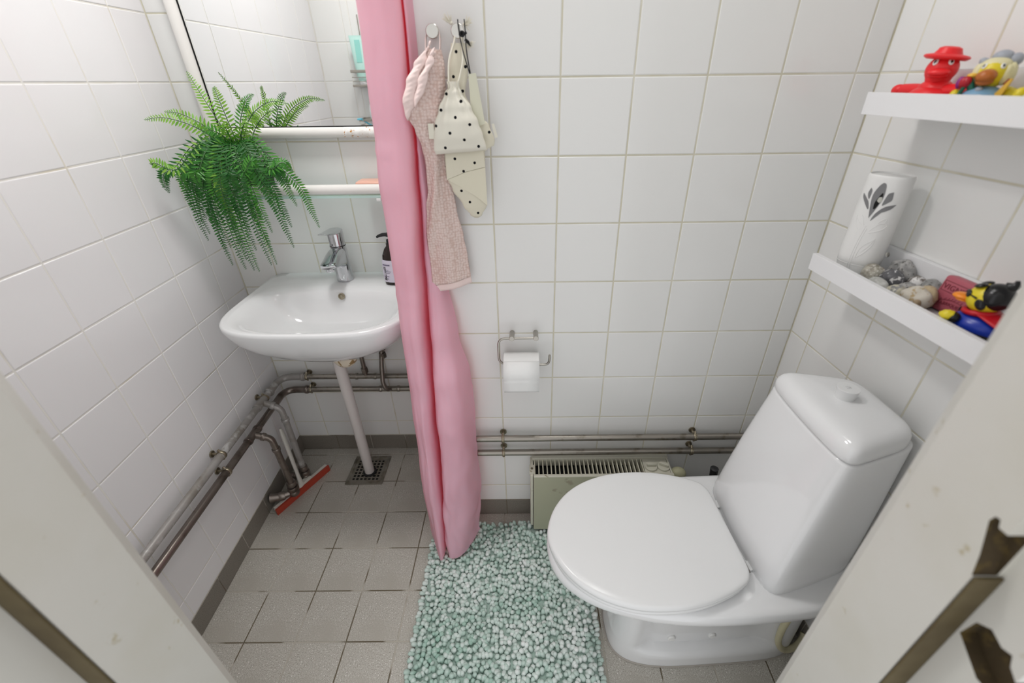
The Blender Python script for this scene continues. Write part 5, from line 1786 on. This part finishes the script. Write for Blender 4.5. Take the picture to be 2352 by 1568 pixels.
SM = {
    'beige': stone_mat('beige_stone', (0.42, 0.40, 0.34), (0.24, 0.22, 0.18), (0.68, 0.66, 0.62), 90, 0.45, 0.6, 0.5),
    'dark': stone_mat('dark_grey_stone', (0.085, 0.085, 0.092), (0.14, 0.14, 0.15), (0.80, 0.80, 0.80), 60, 0.45, 0.7, 0.35),
    'grey': stone_mat('grey_stone', (0.25, 0.25, 0.245), (0.40, 0.39, 0.38), (0.10, 0.095, 0.09), 70, 0.45, 0.6, 0.55),
    'brown': stone_mat('brown_white_stone', (0.16, 0.14, 0.125), (0.72, 0.71, 0.70), (0.3, 0.27, 0.24), 75, 0.48, 0.54, 0.3),
    'pale': stone_mat('pale_grey_stone', (0.42, 0.42, 0.40), (0.36, 0.36, 0.33), (0.5, 0.5, 0.48), 40, 0.4, 0.7, 0.6),
    'mixed': stone_mat('mottled_stone', (0.48, 0.45, 0.35), (0.19, 0.19, 0.195), (0.6, 0.58, 0.5), 65, 0.46, 0.54, 0.5),
    'tan': stone_mat('tan_stone', (0.48, 0.38, 0.24), (0.38, 0.27, 0.14), (0.56, 0.5, 0.4), 45, 0.45, 0.65, 0.6),
    'cream': stone_mat('cream_stone', (0.56, 0.52, 0.45), (0.46, 0.42, 0.34), (0.40, 0.29, 0.15), 50, 0.5, 0.7, 0.6),
}
stones = [  # x, y, rx, ry, rz, yaw, material, label, seed
    (0.756, -0.252, .0150, .0175, .0150, 0.3, 'beige', 'pale veined pebble against the air freshener', 1),
    (0.771, -0.282, .0165, .0195, .0155, -0.4, 'dark', 'smooth dark grey pebble with white flecks', 2),
    (0.802, -0.262, .0125, .0235, .0215, 0.2, 'grey', 'large hollow grey stone against back plate', 3),
    (0.803, -0.304, .0125, .0150, .0140, 0.5, 'brown', 'shiny brown and white pebble at the back', 4),
    (0.801, -0.337, .0140, .0185, .0165, 0.1, 'grey', 'knobbly light grey stone next to soap block', 5),
    (0.741, -0.292, .0115, .0200, .0105, 0.1, 'pale', 'flat pale grey pebble along the front lip', 6),
    (0.774, -0.322, .0130, .0165, .0125, 0.8, 'grey', 'rough grey pebble in the middle of the pile', 7),
    (0.749, -0.330, .0120, .0150, .0120, 0.4, 'mixed', 'small grey and cream pebble by the front lip', 8),
    (0.777, -0.357, .0145, .0180, .0155, -0.2, 'tan', 'rounded tan stone behind the cream stone', 9),
    (0.752, -0.368, .0140, .0215, .0165, 0.3, 'cream', 'largest cream stone with a brown hollow', 10)]
for (x, y, rx, ry, rz, yaw, m, lab, sd_) in stones:
    t = thing('stone', lab, 'stone', (x, y, SZ1), 'stones on the lower ledge')
    fn = lambda d, s=sd_: 1 + 0.16 * noise.noise(d * 1.5 + Vector((s * 3.7, 0, 0))) + 0.06 * noise.noise(d * 4 + Vector((0, s * 2.3, 0)))
    rx, ry, rz = rx * 1.13, ry * 1.13, rz * 1.2
    vf = ellipsoid((x, y, 0), (rx, ry, rz), rotm('Z', math.degrees(yaw)), 26, 18, fn=fn)
    zmin = min(p.z for p in vf[0])
    vf = ([p + Vector((0, 0, SZ1 + 0.0002 - zmin)) for p in vf[0]], vf[1])
    part('rock', vf, SM[m], t, sharp=70)
    if sd_ == 10:
        part('hollow', ellipsoid((x - 0.0105, y - 0.0155, SZ1 + 0.0175), (0.0065, 0.0060, 0.0085), rotm('Z', 30), 16, 10), mat('brown_hollow', (0.30, 0.225, 0.14), 0.7, bump=(90, 0.6)), t)
    if sd_ == 3:
        part('hollow', ellipsoid((x - 0.0095, y - 0.004, SZ1 + 0.0215), (0.0045, 0.0110, 0.0105), rotm('X', 20), 16, 10, fn=lambda d: 1 + 0.3 * noise.noise(d * 3)), mat('dark_crystal_hollow', (0.07, 0.06, 0.05), 0.3, bump=(160, 1.0), noise_col=(120, (0.2, 0.18, 0.15), 0.5, 0.6, 3)), t)

# ------------------------------------------------------------------ air freshener
af_o = RW(0.196, SZ1, 0.062)
af = thing('air_freshener', 'white air freshener dispenser with a lotus cutout', 'air freshener', af_o)
FA = Frame(af_o, (-0.80, -0.60))
DW, DD = 0.0375, 0.031


def afr(k, z, dx=0.0, n=56):
    out = []
    for j in range(n):
        t = 2 * pi * j / n
        c, s = cos(t), sin(t)
        e = 2.3
        r = 1 / ((abs(c) ** e + abs(s) ** e) ** (1 / e))
        out.append((dx + DD * k * c * r, DW * k * s * r, z))
    return out


part('case', FA(loft([afr(0.80, 0.0003), afr(0.87, 0.002), afr(0.90, 0.010), afr(0.97, 0.022), afr(0.985, 0.026), afr(0.99, 0.0262), afr(0.978, 0.0268), afr(0.99, 0.0274), afr(1.0, 0.04), afr(1.0, 0.10), afr(0.985, 0.16), afr(0.965, 0.188), afr(0.95, 0.1925), afr(0.93, 0.1945), afr(0.90, 0.1952), afr(0.89, 0.1925)])), M_plastic_m, af, sharp=50)


def surf(s, z, off=0.0005):
    e = 2.3
    k = 1.0 if z < 0.10 else 1.0 - 0.015 * (z - 0.10) / 0.06
    q_ = min(abs(s) / (DW * k), 0.999)
    x = DD * k * (1 - q_ ** e) ** (1 / e)
    return Vector((x + off, s * (1 + off / DW), z))


def petal(pts, off, name, m, par):
    """outline on the curved front: fan of strips"""
    n = len(pts)
    P = catmull([Vector((a, b, 0)) for a, b in pts + [pts[0]]], 40)[:-1]
    c = sum((p for p in P), Vector()) / len(P)
    v, f = [], []
    K = 4
    for k in range(K + 1):
        for p in P:
            q_ = c.lerp(p, max(k / K, 0.02))
            v.append(surf(q_.x, q_.y, off))
    L_ = len(P)
    for k in range(K):
        for i in range(L_):
            j = (i + 1) % L_
            f.append((k * L_ + i, k * L_ + j, (k + 1) * L_ + j, (k + 1) * L_ + i))
    f.append(tuple(range(L_)))
    return part(name, FA((v, f)), m, par)


M_vent = mat('grey_vent', (0.20, 0.20, 0.205), 0.6)
cp = petal([(-0.0030, 0.1190), (-0.0075, 0.1400), (-0.0100, 0.1600), (-0.0060, 0.1750), (-0.0010, 0.1830), (0.0035, 0.1825), (0.0060, 0.1760), (0.0075, 0.1580), (0.0025, 0.1360)], 0.0005, 'vent', M_vent, af)
petal([(-0.0270, 0.1610), (-0.0245, 0.1520), (-0.0095, 0.1340), (-0.0125, 0.1465), (-0.0195, 0.1545)], 0.0005, 'vent', M_vent, af)
petal([(-0.0170, 0.1725), (-0.0190, 0.1620), (-0.0140, 0.1525), (-0.0135, 0.1670)], 0.0005, 'vent', M_vent, af)
petal([(0.0195, 0.1695), (0.0130, 0.1660), (0.0105, 0.1550), (0.0100, 0.1445), (0.0185, 0.1520), (0.0210, 0.1570)], 0.0005, 'vent', M_vent, af)
petal([(0.0290, 0.1480), (0.0150, 0.1425), (0.0045, 0.1285), (0.0015, 0.1145), (0.0090, 0.1290), (0.0175, 0.1345), (0.0245, 0.1400)], 0.0005, 'vent', M_vent, af)
petal([(-0.0015, 0.1365), (-0.0025, 0.1480), (0.0015, 0.1610), (0.0045, 0.1665), (0.0060, 0.1600), (0.0045, 0.1470), (0.0015, 0.1375)], 0.0009, 'vent_oval', M_dark, cp)  # black oval inside the central vent petal
petal([(0.0000, 0.1520), (0.0040, 0.1490), (0.0068, 0.1530), (0.0055, 0.1590), (0.0015, 0.1580)], 0.0014, 'nozzle', mat('pale_nozzle', (0.5, 0.5, 0.45), 0.5), cp)


def relief(pts, r=0.0005, n=24):
    return FA(tube([surf(p.x, p.y, 0.0001) for p in catmull([Vector((a, b, 0)) for a, b in pts], n)], r, 6))


parts('relief', [relief([(-0.002, 0.104), (-0.006, 0.075), (-0.008, 0.045), (-0.0085, 0.020)]), relief([(0.001, 0.100), (-0.003, 0.072), (-0.004, 0.045), (-0.0045, 0.018)]),
                 relief([(0.0, 0.040), (0.003, 0.062), (0.016, 0.078), (0.020, 0.082), (0.018, 0.068), (0.010, 0.052), (0.0, 0.040)], n=36), relief([(0.006, 0.055), (0.013, 0.066), (0.019, 0.080)]),
                 relief([(0.006, 0.096), (0.018, 0.112), (0.028, 0.110), (0.022, 0.100), (0.006, 0.092)], n=30), relief([(0.014, 0.112), (0.020, 0.120), (0.025, 0.121), (0.023, 0.113)]),
                 relief([(-0.010, 0.105), (-0.020, 0.112), (-0.024, 0.120), (-0.022, 0.108), (-0.015, 0.095)]), relief([(-0.006, 0.104), (-0.011, 0.117), (-0.015, 0.122)])], M_plastic_m, af)

# ------------------------------------------------------------------ caddy on the door wall, seen in the mirror
cy_ = YF + 0.004
cd = thing('shower_caddy', 'steel two tier shower caddy seen in the mirror', 'caddy', (-0.63, cy_, 1.14))
cx0, cx1, cyf = -0.700, -0.545, YF + 0.085


def basket(z0, zt):
    m = MB()
    for (z, h) in ((z0, 0.010), (zt, 0.012)):
        m.add(box(cx0, cx1, cyf - 0.0012, cyf + 0.0012, z, z + h, 0.0004))
        m.add(box(cx0 - 0.0012, cx0 + 0.0012, cy_, cyf, z, z + h, 0.0004))
        m.add(box(cx1 - 0.0012, cx1 + 0.0012, cy_, cyf, z, z + h, 0.0004))
        m.add(box(cx0, cx1, cy_, cy_ + 0.0022, z, z + h, 0.0004))
    for zz in (z0 + (zt - z0) * 0.4, z0 + (zt - z0) * 0.7):
        m.add(tube(rounded([(cx0, cy_, zz), (cx0, cyf, zz), (cx1, cyf, zz), (cx1, cy_, zz)], 0.012), 0.0014, 8))
    for k in range(9):
        x = cx0 + 0.006 + (cx1 - cx0 - 0.012) * k / 8
        m.add(tube([(x, cy_, z0 + 0.002), (x, cyf, z0 + 0.002)], 0.0013, 6))
    return m


basket(1.345, 1.400).build('basket', M_steel2, cd)
basket(1.150, 1.205).build('basket', M_steel2, cd)
for x in (-0.655, -0.59):
    part('upright', tube([(x, cy_ + 0.001, 1.14), (x, cy_ + 0.001, 1.62)], 0.0022, 8), M_steel2, cd)
M_mint = mat('mint_tube', (0.52, 0.78, 0.72), 0.3)
M_mintl = mat('deeper_mint_print', (0.30, 0.66, 0.60), 0.3)
mt = thing('lotion_tube', 'mint green lotion tube in the mirrored caddy', 'tube', (-0.655, YF + 0.05, 1.348))
tx, ty = -0.658, YF + 0.05
part('body', loft([oval(tx, ty, 0.017, 0.017, 1.366, 28, 2), oval(tx, ty, 0.026, 0.016, 1.385, 28, 2), oval(tx, ty, 0.030, 0.012, 1.45, 28, 2), oval(tx, ty, 0.034, 0.005, 1.525, 28, 2), oval(tx, ty, 0.035, 0.0015, 1.533, 28, 2), oval(tx, ty, 0.035, 0.0015, 1.541, 28, 2)]), M_mint, mt)
part('cap', lathe([(0.018, 1.3492), (0.019, 1.351), (0.019, 1.366), (0.017, 1.368)], (tx, ty, 0), 24), M_white, mt)
part('label', grid([[(tx + a, ty + d, z) for a in (-0.012, 0, 0.012)] for z, d in ((1.44, 0.0136), (1.48, 0.0098), (1.525, 0.0056))]), M_mintl, mt)
pb = thing('pump_bottle', 'white bottle with blue cap in the mirrored caddy', 'bottle', (-0.625, YF + 0.045, 1.154))
bx2, by2 = -0.628, YF + 0.045
part('body', loft([oval(bx2, by2, a, b, z, 28, 2.6) for a, b, z in ((0.026, 0.018, 1.1545), (0.028, 0.020, 1.158), (0.028, 0.020, 1.25), (0.024, 0.018, 1.272), (0.014, 0.013, 1.282))]), M_white, pb)
pc = part('cap', lathe([(0.0155, 1.282), (0.016, 1.284), (0.0155, 1.308), (0.013, 1.310)], (bx2, by2, 0), 24), mat('blue_cap', (0.01, 0.04, 0.48), 0.3), pb)
part('stem', cyl((bx2, by2, 1.31), (bx2, by2, 1.335), 0.005, 12), mat('grey_pump_stem', (0.3, 0.3, 0.3), 0.4), pc)
part('print', ellipsoid((bx2 + 0.004, by2 + 0.0192, 1.235), (0.006, 0.0012, 0.010), nu=14, nv=8), mat('grey_print', (0.22, 0.26, 0.28), 0.5), pb)
rz_ = thing('razor', 'light blue disposable razor in the mirrored caddy', 'razor', (-0.67, YF + 0.06, 1.155))
M_rz = mat('light_blue_plastic', (0.16, 0.58, 0.75), 0.3)
part('handle', tube([(-0.600, YF + 0.062, 1.1585), (-0.655, YF + 0.075, 1.190), (-0.690, YF + 0.085, 1.214)], [0.0035, 0.004, 0.0035], 10), M_rz, rz_)
part('blade_head', box(-0.704, -0.686, YF + 0.068, YF + 0.104, 1.211, 1.219, 0.002), M_rz, rz_)
